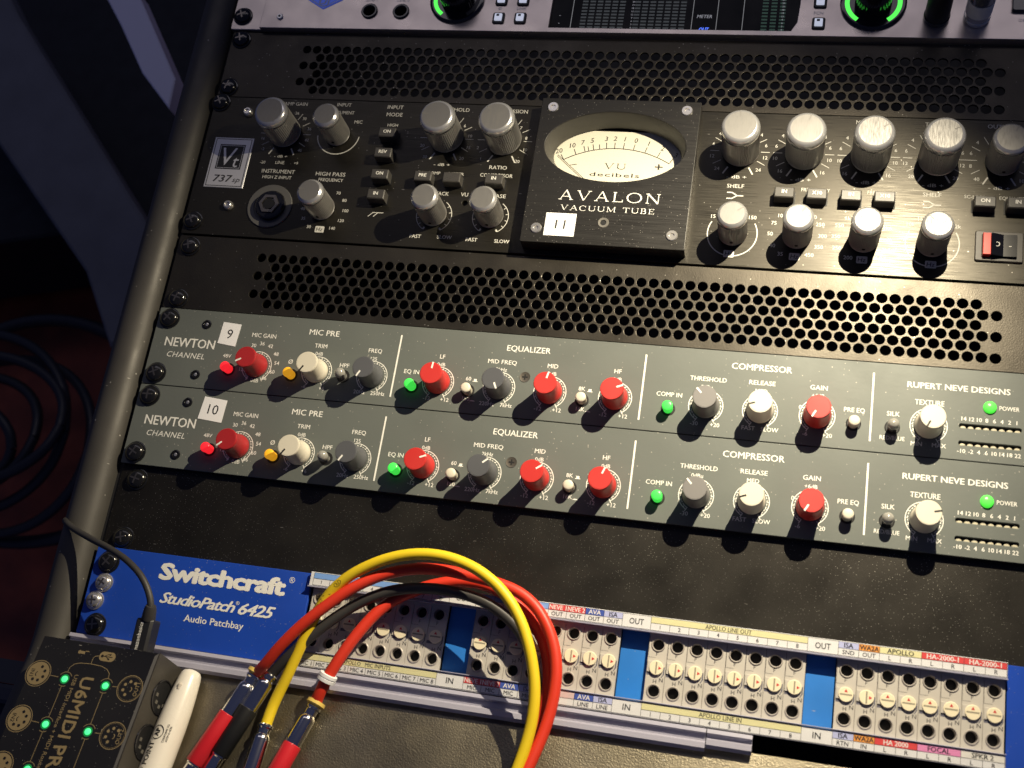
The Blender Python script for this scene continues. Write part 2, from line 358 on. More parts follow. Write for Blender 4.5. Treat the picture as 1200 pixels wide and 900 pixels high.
part('socket', sc, MB().lathe([(.9, 1.0), (.9, 1.25)], 6), m_dark, (29.8, -7.9, fz))
lg = part('diamond_badge', ai, MB().outline([(55.6, 13.6), (66.6, 20.1), (66.6, 26), (44.8, 26), (44.8, 20.1)], fz, fz+.5, .15), mat('royal_blue_enamel', (.05, .10, .5), .3, emit=(.08, .16, .8), estr=.25))
mb = MB(); mb.seg(55.6, 14.6, 65.6, 20.5, .5, fz+.56); mb.seg(55.6, 14.6, 45.8, 20.5, .5, fz+.565); text(mb, 'DI', 55.6, 18.8, 4.2, 6, bold=.02, z=fz+.57); mb.seg(53.2, 16.0, 58, 16.0, .5, fz+.56)
part('badge_lettering', lg, mb, m_white)
for u in (84.8, 104):
    j = part('jack_socket', ai, lambda: MB().lathe([(4.9, 0), (4.9, .8), (4.5, 1.1), (3.7, 1.1), (3.2, .5), (3.1, -9), (2.9, -9.1)], 32, cap0=False), m_bscrew, (u, -12.6, fz), key='aij')
    part('bore', j, lambda: MB().lathe([(3.0, -9), (3.0, -8.8)], 20), m_dark, (u, -12.6, fz), key='aib')
mb = MB()
for s, u, y in (('LINE 1', 84.8, 20.3), ('LINE 2', 104, 20.3), ('Ø', 162.3, 15.5), ('LINK', 175, 15.6), ('FCN', 336.9, 14.9), ('OPT', 438.5, 11.9)): part('printed_word', ai, text(MB(), s, u, y, 1.8, z=fz+.06), m_white)
for u, v in ((162.6, -8.9), (175.1, -9), (162.6, -20.9), (175.2, -20.9), (337.3, -8.2), (337.4, -21.4)):
    b = part('push_button', ai, lambda: MB().outline(rrect(-3.4, 3.4, -3.6, 3.6, 1.2), 0, 1.0, .4), m_rubber, (u, v, fz), key='aib1')
    part('lit_key', b, lambda: MB().outline(rrect(-2.1, 2.1, -2.2, 2.2, .4), 1.0, 2.1, .3), mat('white_lit_key', (.6, .6, .6), .4, emit=(.75, .8, 1), estr=.55), (u, v, fz), key='aib2')
    part('key_symbol', b, lambda: MB().quad(-1.0, .2, .6, 1.6, 2.12), m_ink, (u, v, fz), key='aib3')
for k, (u, v, r) in enumerate(((136.5, -20.9, 16.0), (364.4, -21.2, 16.9))):
    b = part('dial_bezel', ai, MB().lathe([(r, 0), (r, .9), (r-.6, 1.3), (r-2, 1.3)], 56), m_gloss, (u, v, fz))
    part('light_ring', b, MB().arc(r*.72, r*.86, 215 if k == 0 else 145, 300 if k == 0 else 20, 1.36, 30), mat('green_light_ring', (.1, .7, .1), .4, emit=(.10, 1.0, .10), estr=1.1), (u, v, fz))
    if k: part('light_ring', b, MB().arc(r*.72, r*.86, 215, 340, 1.36, 30), MATS['green_light_ring'], (u, v, fz))
    else: part('unlit_ring', b, MB().arc(r*.72, r*.86, 60, 145, 1.36, 30), mat('unlit_ring_grey', (.05, .05, .05), .4), (u, v, fz))
    part('dial_knob', b, MB().lathe([(9.4, 1.3), (9.2, 14), (8.6, 15.6), (7.4, 16.2)], 72, rib=.35, ribz=(1, 14.5)), m_gloss, (u, v, fz))
ds = part('display_glass', ai, MB().box(191, 327.6, 3, 42, .2, 1.2), mat('black_screen_glass', (.005, .006, .007), .45, spec=.25))
for x in (203.8, 270.5, 283.8, 297.6): part('display_divider', ds, MB().seg(x, 3.6, x, 40, .35, 1.26), mat('pale_screen_line', (.3, .3, .3), .4, emit=(.6, .6, .6), estr=.25))
for k, (x0, nb, st, cm) in enumerate(((210.5, 14, 4.2, 1), (309, 3, 4.6, 0))):
    mb = MB()
    for i in range(nb):
        if k == 0 and i in (6,): continue
        for j in range(15): mb.quad(x0+i*st-1.6, 4.8+j*2.1, x0+i*st+1.5, 5.9+j*2.1, 1.26)
    part('level_bars', ds, mb, mat('dim_meter_bar%d' % k, (.03, .03, .03), .4, emit=((.14, .16, .17) if k == 0 else (.06, .16, .11)), estr=.22))
mb = MB()
for j in range(15): text(mb, '%d' % (j*3), 237.4, 5.4+j*2.1, 1.0, z=1.27); text(mb, '%d' % (j*3), 318.4, 5.4+j*2.1, 1.0, z=1.27)
text(mb, 'METER', 277.2, 13.2, 2.0, 8.2, z=1.27, shear=.15); text(mb, '-', 197, 8, 2, z=1.27); text(mb, '-', 197, 13, 2, z=1.27)
part('screen_lettering', ds, mb, mat('screen_text', (.4, .4, .4), .4, emit=(.6, .6, .65), estr=.35))
part('screen_word', ds, text(MB(), 'OUT', 277.4, 4.9, 2.3, 5, bold=.02, shear=.15, z=1.27), mat('screen_blue', (.1, .2, .9), .4, emit=(.10, .22, 1), estr=1.0))
mb = MB(); mb.outline(rrect(432.5, 441, 16.5, 30, 1.5), fz, fz+2.0, .5); part('push_button', ai, mb, m_gloss)
# plugs standing in the headphone sockets
def hp_plug(u, v, label, wrap):
    t = thing('headphone_plug', label, 'plug', (u, v, fz))
    part('shell', t, MB().lathe([(5.3, 0), (6.1, .8), (6.2, 5), (6.1, 18), (5.5, 32), (4.2, 36)], 32), m_rubber if not wrap else m_chrome, (u, v, fz))
    part('collar', t, MB().lathe([(6.5, .3), (6.6, 1.0), (6.6, 2.6), (6.3, 3.0)], 32), m_bscrew if not wrap else m_shine, (u, v, fz))
    if wrap: part('tape_wrap', t, MB().lathe([(6.3, 6.5), (6.5, 6.6), (6.5, 16), (6.3, 16.2)], 30, cap0=False, cap1=False), m_paper, (u, v, fz))
hp_plug(396.2, -13.0, 'matt black plug standing in the interface socket right of the green dial', False)
hp_plug(415.8, -13.2, 'silver plug wrapped in white tape standing in the interface at top right', True)

# ================================================================== VENT PANELS
def vent(v0, label, uu, rowv, pit, scr):
    t = thing('vent_panel', label, 'vent panel', (241.3, v0+U/2, -1), group='perforated vent panels in the rack')
    holes = []
    for r in range(6):
        for i in range(61): holes.append(circ(uu+(r % 2)*1.5*pit+i*pit, -(rowv+r*5.36), 2.56, 16))
    curve_plate('perforated_sheet', t, rrect(.3, 482.3, -(v0+U-.35), -(v0+.35), 1.0, 3), holes, -2.2, -.9, m_black, (0, 0, 0), .16)
    for a, (u, v) in enumerate(scr): rack_screw(t, u, v, -.9, a=.3+a)
    return t
vent(0, 'black perforated vent panel between the grey interface and the silver-knobbed processor', 49.6, 11.3, 6.165, ((6.7, 5.6), (6.3, 38.1), (476, 6.3), (476, 38.1)))
vent(3*U, 'black perforated vent panel above the grey channel strip numbered 9', 52.0, 144.4, 6.155, ((8.0, 3*U+7), (8.8, 3*U+38.6), (476, 3*U+6.3), (476, 3*U+38.1)))

# ================================================================== VALVE PROCESSOR (2U)
av = thing('valve_processor', 'black two-unit valve processor with silver knurled knobs and an oval meter', 'audio processor', (241.3, 2*U, 0))
curve_plate('front_panel', av, rrect(.4, 482.2, -132.9, -44.9, .8, 3), [circ(161.5, -105.4, 1.6, 16), circ(50.4, -113.8, 6.5, 24), [(239.4+36.6*math.cos(2*math.pi*i/72), -(72.9+20.0*math.sin(2*math.pi*i/72))) for i in range(72)], circ(239.3, -117.0, 2.2, 20)], -3.2, 0, m_av, (0, 0, 0), .25)
for u, v in ((4.6, 48.9), (6.0, 125.0), (477, 50), (477, 127)): rack_screw(av, u, v, 0, a=.5)
lbl = MB(); ZT = .07
def T(s, u, v, h=2.0, wd=None, **k): text(lbl, s, u, -v, h, wd, z=ZT, **k)
KN = []
def av_knob(u, v, h, r, ang, mark=True):
    big = r > 8.5
    def b():
        mb = MB(); mb.lathe([(r-1.2, 0), (r-1.2, .9), (r-.1, 1.0), (r, 1.5), (r, h*.55), (r, h*.55+.01), (r, h-5.0 if big else h-4), (r+.05, h-4.6 if big else h-3.6)], 112, rib=.55, ribz=(1.2, h-4.0), cap1=False); return mb
    o = part('control_knob', av, b, m_knurl, (u, v, 0), rz=-R(ang), key='avk%.1f%.1f' % (h, r), smooth=False)
    def c():
        a = 4.7 if big else 3.7
        mb = MB(); mb.lathe([(r-.5, h-a), (r+.15, h-a+.1), (r+.2, h-a*.62), (r+.05, h-a*.4), (r-.45, h-a*.2), (r-1.1, h-.25), (r-1.9 if big else r-1.4, h)], 56, cap0=False, cap1=False); return mb
    part('polished_shoulder', o, c, m_shine, (u, v, 0), key='avs%.1f%.1f' % (h, r), ang=80)
    rt = r-1.9 if big else r-1.4
    part('brushed_top', o, lambda: MB().lathe([(rt-.01, h-.3), (rt, h), (.05, h+.001)], 48, cap0=False), m_top, (u, v, 0), key='avt%.1f%.1f' % (h, r))
    part('pointer_notch', o, lambda: MB().box(-.28, .28, rt-3.0, rt+.4, h-.2, h+.035), mat('notch_shadow_grey', (.16, .155, .15), .5), (u, v, 0), key='avn%.1f%.1f' % (h, r), smooth=False)
    if not big:
        q = part('grub_screw_hole', o, lambda: MB().lathe([(.85, 0), (.85, .12)], 14), m_dark, (u, v, 0), key='avg%.1f' % r)
        q.rotation_euler = (R(90), 0, R(ang)); d = Vector((0, -(r-.05))); d.rotate(Matrix.Rotation(R(ang), 2)); q.location = (d.x*S, d.y*S, 4.6*S)
HB, HS, RB, RS = 25.5, 22.5, 9.6, 7.3
for u, v, h, r, a in ((49.4, 67.6, HB-1, 9.3, 150), (81.0, 67.4, HS, RS, 31), (81.6, 113.4, HS-1, RS, -80), (144.8, 66.6, HB-1.5, RB, -84), (177.5, 66.7, HB-1, RB, -41),
                      (145.8, 113.4, HS, RS, -100), (177.1, 112.5, HS-1, RS, -104), (303.9, 67.6, HB, RB, -5), (335.9, 68.1, HB, RB, 12), (368.3, 68.3, HB, RB, 57), (400.6, 68.3, HB, RB, 60),
                      (430.8, 68.1, HS+1, 8.2, 26), (304.2, 114.8, HS, RS, 54), (335.8, 114.5, HS, RS, 29), (367.8, 114.5, HS, RS, -33), (399.7, 114.8, HS, RS, -43), (464, 68.2, HS, RS, 0)):
    av_knob(u, v, h, r, a)
def ticks(u, v, r=11.6, end=True, skip=()):
    for a in (-150, -120, -90, -60, -30, 30, 60, 90, 120, 150):
        if a in skip: continue
        x, y = math.sin(R(a)), math.cos(R(a)); th = abs(a) == 150
        lbl.seg(u+x*(r-1), -v+y*(r-1), u+x*(r+3.6), -v+y*(r+3.6), .75 if th else .3, ZT)
for u, v in ((49.4, 67.8), (144.7, 66.8), (177.6, 66.8), (303.4, 67.8), (335.5, 67.8), (367.5, 67.8), (399.2, 67.8), (429.6, 67.8)): ticks(u, v)
for u, v, r in ((81.3, 66.9, 12.4), (303.9, 114.8, 12.4), (399.9, 114.2, 12.5)): lbl.arc(r-.28, r+.28, 95 if v < 90 else 60, 265 if v < 90 else 300, ZT, 40, u, -v)
for u, v in ((145.8, 113.6), (177.0, 112.8)):
    lbl.arc(9.6, 9.95, -150, -35, ZT, 24, u, -v); lbl.arc(9.6, 9.95, 35, 150, ZT, 24, u, -v)
    for i in range(5):
        for s_ in (-1, 1):
            a = R(s_*(150-i*24)); x, y = math.sin(a), math.cos(a); lbl.seg(u+x*8.3, -v+y*8.3, u+x*9.7, -v+y*9.7, .9 if i == 0 else .3, ZT+.01)
for s, u, v in (('-20', 39.5, 86.3), ('-2', 37.6, 77.9), ('16', 36.2, 71.2), ('45', 60.1, 77.9), ('42', 62.9, 71.2), ('36', 63.0, 64.1), ('30', 58.7, 57.6), ('26', 53.4, 54.2), ('+9', 59.7, 86.1)): T(s, u, v, 1.7)
T('LINE', 49.9, 86.1, 1.9); T('- dB +', 49.5, 82.2, 1.6, 8)
T('PREAMP GAIN', 48.9, 48.2, 2.1, 19); T('INPUT', 80.8, 47.8, 2.1); T('INSTRUMENT', 80.0, 52.8, 2.0, 15.5); T('LINE', 69.5, 59, 1.8); T('MIC', 91.4, 58.5, 2.0)
T('INSTRUMENT', 50.2, 91.7, 2.3, 20); T('HIGH Z INPUT', 50.2, 95.4, 1.9, 17.5); T('HIGH PASS', 81.7, 91.9, 2.3, 17.5); T('FREQUENCY', 82.6, 95.5, 1.9, 14.5)
for s, u, v in (('30', 75.9, 124.6), ('35', 71.5, 119.7), ('40', 70.0, 113.9), ('50', 70.9, 107.8), ('60', 75, 103.3), ('70', 88.8, 103.3), ('80', 93.2, 107.6), ('100', 95.1, 113.8), ('120', 93.7, 119.9), ('140', 89.6, 124.7)): T(s, u, v, 1.8)
T('INPUT', 111.5, 48.3, 2.3); T('MODE', 111.8, 53.0, 2.3); T('HIGH', 112, 59.7, 1.8)
lbl.seg(108.5, -116.4, 111.2, -113.8, .4, ZT); lbl.seg(111.0, -113.9, 117, -113.9, .4, ZT+.01); lbl.seg(111.5, -116.4, 114, -113.8, .4, ZT+.02)
T('THRESHOLD', 145.4, 48.6, 2.2, 18.5); T('COMPRESSION', 177.2, 48.5, 2.2, 21)
for s, u, v in (('20', 131.5, 71.7), ('30', 134.2, 78.6), ('6', 153.7, 58.5), ('10', 157.8, 64.8), ('15', 158.0, 71.9), ('20', 155.1, 78.7), ('2', 163.2, 71.7), ('1', 165.9, 78.5), ('7', 185.5, 58.6), ('8', 189.3, 64.8), ('10', 189.8, 71.9), ('20', 186.5, 79.1)): T(s, u, v, 1.8)
T('- dB +', 144.7, 83, 1.7, 9); T('RATIO', 176.5, 83.3, 2.2, 9.8); T('EQ>COMP', 138.5, 88.3, 1.8, 12.5); T('METER', 153.9, 88.3, 1.8, 8.6); T('COMPRESSOR', 176.3, 88.1, 2.1, 18)
T('ATTACK', 146, 100.5, 2.1, 11.5); T('VU', 160.6, 100.4, 2.2); T('RELEASE', 176.9, 100.3, 2.1, 13)
for s, u, v in (('FAST', 137.6, 126.5), ('SLOW', 153.8, 126.1), ('FAST', 168.9, 126.6), ('SLOW', 185.4, 126.6)): T(s, u, v, 2.0, bold=.01)
def ring_nums(u, v, L):
    for s, du, dv in L: T(s, u+du, v+dv, 1.9)
for u0, t in ((303.1, ('4', '6', '12', '24')), (335.1, ('4', '6', '10', '16')), (367.1, ('4', '6', '10', '16')), (398.9, ('4', '6', '12', '20')), (429.6, ('4', '6', '8', '40'))):
    for sg in (-1, 1):
        for s, du, dv in zip(t, (10.6, 13.4, 13.5, 10.5), (-10.0, -3.8, 3.3, 10.5)): T('10' if (s == '40' and sg > 0) else s, u0+sg*du, 67.7+dv, 1.9)
    T('- dB +', u0, 82.7, 1.8, 10)
for s, u in (('BASS', 303.4), ('MID LOW', 335.3), ('MID HIGH', 367.3), ('TREBLE', 399), ('OUTPUT', 429.8)): T(s, u, 48.4, 2.2)
for u in (303.1, 398.8):
    T('SHELF', u, 87.9, 2.1, 8.6)
    for sy in (-1, 1): lbl.seg(u-4, -93.4+sy*1.7, u-1.2, -93.4+sy*1.7, .6, ZT); lbl.seg(u-1.3, -93.4+sy*1.7, u+1.2, -93.4, .6, ZT+.01)
    lbl.seg(u+1, -93.4, u+4.4, -93.4, .6, ZT+.02)
T('15', 293.6, 105.6, 2.0, bold=.01); T('150', 313.3, 105.3, 2.0, bold=.01)
for s, u, v in (('100', 327.7, 103.4), ('75', 324, 107.6), ('50', 322.6, 113.7), ('40', 324.2, 120.1), ('35', 328.4, 124.5), ('450', 342.4, 124.2), ('350', 346.7, 119.6), ('300', 348.1, 113.5), ('250', 346.6, 107.3), ('200', 342.5, 103.3),
                ('550', 355.9, 107.2), ('350', 354.5, 113.2), ('250', 355.3, 119.5), ('200', 361, 124.4), ('2k8', 374.9, 123.9), ('2k5', 378.7, 119.3), ('2k', 380, 113.3), ('1k6', 378.9, 107.3), ('1k', 359.8, 103), ('10k', 389.6, 104.5), ('15k', 394.8, 101.2), ('32k', 410.8, 104.5)): T(s, u, v, 2.0, bold=.008)
for u in (327.4, 359.6): T('HI-Q', u, 88.6, 1.7, 6.5); T('FREQUENCY', u+15.6, 88.2, 1.9, 14)
T('SC-LINK', 418.5, 88.0, 1.8, 9.5); T('EQUALIZER', 436.5, 88.0, 1.8, 13)
part('silkscreen_lettering', av, lbl, m_wdim)
for u, v in ((82.4, 125.8), (303.2, 126.1), (335.4, 125.6), (367.6, 125.2), (399.7, 125.6)): part('unit_box', av, lambda: MB().outline(rrect(-2.6, 2.6, -1.9, 1.9, .5, 3), .02, .16), m_wdim, (u, v, 0), key='hzb')
hz = MB()
for u, v in ((82.4, 125.8), (303.2, 126.1), (335.4, 125.6), (367.6, 125.2), (399.7, 125.6)): text(hz, 'Hz', u, -v, 2.2, 3.6, z=.2, shear=.1)
part('unit_lettering', av, hz, m_ink)
for s, u, v in (('ON', 112.1, 67.8), ('REV', 112.1, 80.4), ('ON', 112.8, 93.6), ('IN', 113.0, 105.8), ('PRE', 137.4, 93.6), ('', 153.6, 93.6), ('IN', 177.0, 93.5), ('IN', 327.8, 93.4), ('X10', 343.7, 93.4), ('IN', 360.1, 93.4), ('X10', 376.1, 93.4), ('ON', 422.6, 93.4), ('IN', 437.5, 93.4)):
    fr = part('square_button', av, lambda: MB().outline(rrect(-4.9, 4.9, -2.9, 2.9, .4, 3), 0, 6.6, .5), mat('charcoal_button_plastic', (.055, .052, .048), .4), (u, v, 0), key='avb')
    part('button_well', fr, lambda: MB().outline(rrect(-5.5, 5.5, -3.5, 3.5, .4, 3), .0, .25), m_dark, (u, v, 0), key='avw')
    if s: part('button_word', fr, text(MB(), s, 0, .3, 1.9, z=6.66, bold=.02), m_white, (u, v, 0), key='avbt'+s)
# logo plate
lp = part('badge_plate', av, MB().outline([(7.0, -103.6), (31.2, -103.6), (31.2, -71.8), (7.0, -71.8)], 0, .5, .2), mat('silver_badge', (.66, .66, .68), .35, metal=.4))
mb = MB(); 
for a in ((8.0, -102.6, 30.2, -102.6), (8.0, -72.8, 30.2, -72.8)): mb.seg(*a, .4, .55)
for a in ((8.2, -102.4, 8.2, -73), (30.0, -102.4, 30.0, -73)): mb.seg(*a, .4, .56)
mb.quad(11.3, -92, 27, -76.2, .55); text(mb, '737', 17.6, -97.9, 4.2, 11, shear=.2, z=.57, bold=.02); text(mb, 'sp', 26.4, -98.4, 3.0, 4.4, shear=.3, z=.57)
part('badge_print', lp, mb, m_ink)
mb = MB(); text(mb, 'V', 17.4, -84, 11, 9, z=.6, shear=.15); text(mb, 't', 23.2, -86.8, 7.5, 3.6, z=.605, shear=.15)
for a in ((12.1, -91.2, 26.2, -91.2), (12.1, -77, 26.2, -77)): mb.seg(*a, .25, .6)
for a in ((12.1, -91.2, 12.1, -77), (26.2, -91.2, 26.2, -77)): mb.seg(*a, .25, .602)
part('badge_letters', lp, mb, MATS['silver_badge'])
for u, v, a in ((25.3, 114.6, .2), (23.2, 54.9, .6)):
    s_ = part('button_head_screw', av, lambda: MB().lathe([(2.9, 0), (2.9, .8), (2.5, 1.9), (1.9, 2.4), (1.4, 2.4), (1.3, 1.6), (.1, 1.6)], 28), m_chrome, (u, v, 0), key='bhs')
# instrument jack
jk = part('jack_surround', av, MB().lathe([(13.2, 0), (13.2, .5), (12.9, .8), (9.4, .8), (9.2, .3)], 56), mat('recess_halo_grey', (.10, .097, .092), .45, metal=.0), (50.2, 113.6, 0))  # grey disc colour stands for the soft halo around the recessed jack
part('jack_nut', jk, MB().lathe([(8.6, .2), (8.6, 3.0), (7.9, 3.8), (5.4, 3.8), (4.9, 2.6), (4.8, -9), (.1, -9)], 40), m_gloss, (51.3, 113.9, 0))
part('hex_ring', jk, MB().lathe([(6.2, 3.7), (6.0, 4.6), (4.2, 4.6), (3.9, 3.6)], 6), m_worn, (51.3, 113.9, 0))
part('contact_bore', jk, MB().lathe([(3.2, 3.0), (3.2, 4.4)], 24), m_dark, (51.3, 113.9, 0))
# meter plate
PZ = 9.0
oval = [(239.4+37.2*math.cos(2*math.pi*i/72), -(72.9+20.6*math.sin(2*math.pi*i/72))) for i in range(72)]
mp = curve_plate('meter_plate', av, rrect(197.2, 281.9, -129.9, -45.0, .6, 3), [oval, circ(239.3, -117.0, 2.0, 20)], 0.02, PZ, m_avp, (0, 0, 0), .3)
mb = MB(); LP = []
for k, z in ((0, PZ-.35), (.4, PZ-1.0), (2.6, 1.2), (3.2, -3.0)): LP.append([(239.4+(37.3-k)*math.cos(2*math.pi*i/72), -(72.9+(20.7-k*.85)*math.sin(2*math.pi*i/72)), z) for i in range(72)])
mb.loops(LP, False, False); mb.f = [tuple(reversed(f)) for f in mb.f]
part('oval_reveal', mp, mb, m_avside, ang=60)
part('mounting_recess', mp, MB().box(198, 280, -100, -50, -6, -4.6), m_dark)
mf = part('meter_card', mp, MB().box(200, 279, -96, -56.6, -4.4, -3.8), m_face)
mb = MB(); zf = -3.74; cx, cy, Rr = 239.0, -121.7, 54.9
mb.arc(Rr-.22, Rr+.22, -31, 31, zf, 60, cx, cy)
marks = ((-31, '20'), (-23.6, '10'), (-18.3, '7'), (-16.2, ''), (-13.4, '5'), (-10, ''), (-6.2, '3'), (-1.7, '2'), (3.2, '1'), (8.9, '0'), (15.6, '1'), (23.2, '2'), (31, '3'))
for a, s in marks:
    x, y = math.sin(R(a)), math.cos(R(a)); L_ = 3.6 if s else 3.0
    mb.seg(cx+x*Rr, cy+y*Rr, cx+x*(Rr+L_), cy+y*(Rr+L_), .4, zf+.01)
    if s: text(mb, s, cx+x*(Rr+6.2), cy+y*(Rr+6.0), 2.7, z=zf, rot=-a*.45, shear=.15)
serif(mb, 'VU', 233.0, -79.2, 3.5, 12.0, zf)
text(mb, 'decibels', 239.2, -82.6, 2.3, 26.6, z=zf, sp=1.1); text(mb, '+', 262.1, -76.9, 4.6, 4.0, z=zf, bold=.02); mb.seg(214.6, -77.8, 218.2, -77.2, .4, zf)
mb.seg(224.5, -87.0, 207.4, -72.3, .35, zf+.7); part('meter_print', mf, mb, m_ink)
mb = MB(); serif(mb, 'AVALON', 213.9, -105.0, 5.6, 53.2, PZ+.08); serif(mb, 'VACUUM TUBE', 215.8, -110.9, 2.9, 48.8, PZ+.08)
part('brand_lettering', mp, mb, m_white)
for u, v in ((203.6, 50.6), (274.8, 50.4), (204.8, 122.0), (274.8, 122.2)):
    s_ = part('socket_screw', mp, lambda: MB().lathe([(2.95, 0), (2.95, .3), (2.6, .7), (1.35, .7), (1.15, .1), (.1, .1)], 28, cap0=False), m_chrome, (u, v, PZ), key='mps')
part('led_bezel', mp, MB().lathe([(2.9, 0), (2.7, .25), (1.6, .15), (1.5, -2), (.05, -2)], 28, cap0=False), mat('bezel_satin_grey', (.20, .19, .17), .4, metal=.4), (239.3, 117.0, PZ))
part('led_bore', mp, MB().lathe([(1.5, -1.6), (1.5, -.2)], 20), m_dark, (239.3, 117.0, PZ))
part('number_sticker', mp, MB().box(209.1, 225.0, -125.8, -112.9, PZ, PZ+.14), m_paper, label='white sticker reading 11')
part('sticker_number', mp, text(MB(), '11', 217.2, -119.3, 5.0, 5.2, z=PZ+.2, shear=.05), m_ink)
# rocker switch
rk = part('rocker_bezel', av, MB().outline(rrect(419.4, 441.2, -122.4, -106.6, 1.0), 0, 1.3, .4), mat('bezel_brown_black', (.05, .045, .04), .4))
part('rocker_well', rk, MB().box(422.3, 438.4, -120.6, -108.6, 1.28, 1.45), m_dark)
part('rocker_red_side', rk, MB().outline([(422.6, -120.3), (426.2, -120.3), (426.2, -108.9), (422.6, -108.9)], 1.3, 4.2, .2), mat('rocker_red', (.6, .03, .02), .3))
mb = MB(); mb.add([(426.3, -120.3, 1.3), (438, -120.3, 1.3), (438, -108.9, 1.3), (426.3, -108.9, 1.3), (426.3, -120.3, 4.6), (432, -120.3, 2.6), (438, -120.3, 3.0), (426.3, -108.9, 4.6), (432, -108.9, 2.6), (438, -108.9, 3.0)],
                  [(0, 1, 6, 5, 4), (3, 7, 8, 9, 2), (4, 5, 8, 7), (5, 6, 9, 8), (0, 4, 7, 3), (1, 2, 9, 6)])
rp = part('rocker_paddle', rk, mb, m_gloss, smooth=False)
part('rocker_marks', rp, text(text(MB(), 'O', 429, -114.5, 2.4, z=3.8), '-', 435, -114.5, 3, z=2.95), m_wdim)

# ================================================================== CHANNEL STRIPS (two 1U units)
def npart(*a, **k): return part(*a, **k)
def n_knob(t, u, v, m, ang, inkm, kk, h=15.0):
    def b():
        mb = MB(); mb.lathe([(6.1, .1), (6.35, .5), (6.35, 2.6), (6.0, 3.6), (5.55, 5.0), (5.4, 8.5), (5.55, h-1.6), (5.72, h-1.0), (5.72, h-.45), (5.45, h-.02)], 48); return mb
    o = part('control_knob', t, b, m, (u, v, 0), rz=-R(ang), key='nk'+kk, ang=40)
    part('pointer_line', o, lambda: MB().box(-.42, .42, 2.4, 5.72, h-.9, h+.12), inkm, (u, v, 0), key='np'+inkm.name, smooth=False)
    part('top_disc', o, lambda: MB().lathe([(5.2, h-.1), (5.1, h+.05)], 40), m, (u, v, 0), key='nt'+kk)
def push(t, u, v, m, kind, em=None):
    part('button_well', t, lambda: MB().lathe([(3.5, 0), (3.5, .12), (3.2, .2), (3.0, .05)], 28), m_dark, (u, v, 0), key='pw')
    def b():
        return MB().lathe([(2.35, 0), (2.4, 4.0), (2.62, 4.2), (2.62, 5.5), (2.3, 6.0), (1.5, 6.2), (.1, 6.3)] if kind != 'dome' else [(2.0, 0), (2.1, 3.2), (2.6, 4.2), (2.75, 5.6), (2.4, 7.2), (1.5, 8.1), (.1, 8.4)], 28)
    return part('push_button', t, b, m, (u, v, 0), key='pb'+m.name+kind, ang=50)
NX = dict(mic=64.3, trim=98.4, freq=129.0, lf=164.8, midf=196.8, mid=223.0, hf=255.8, thr=300.0, rel=325.7, gain=352.2, tex=402.3)
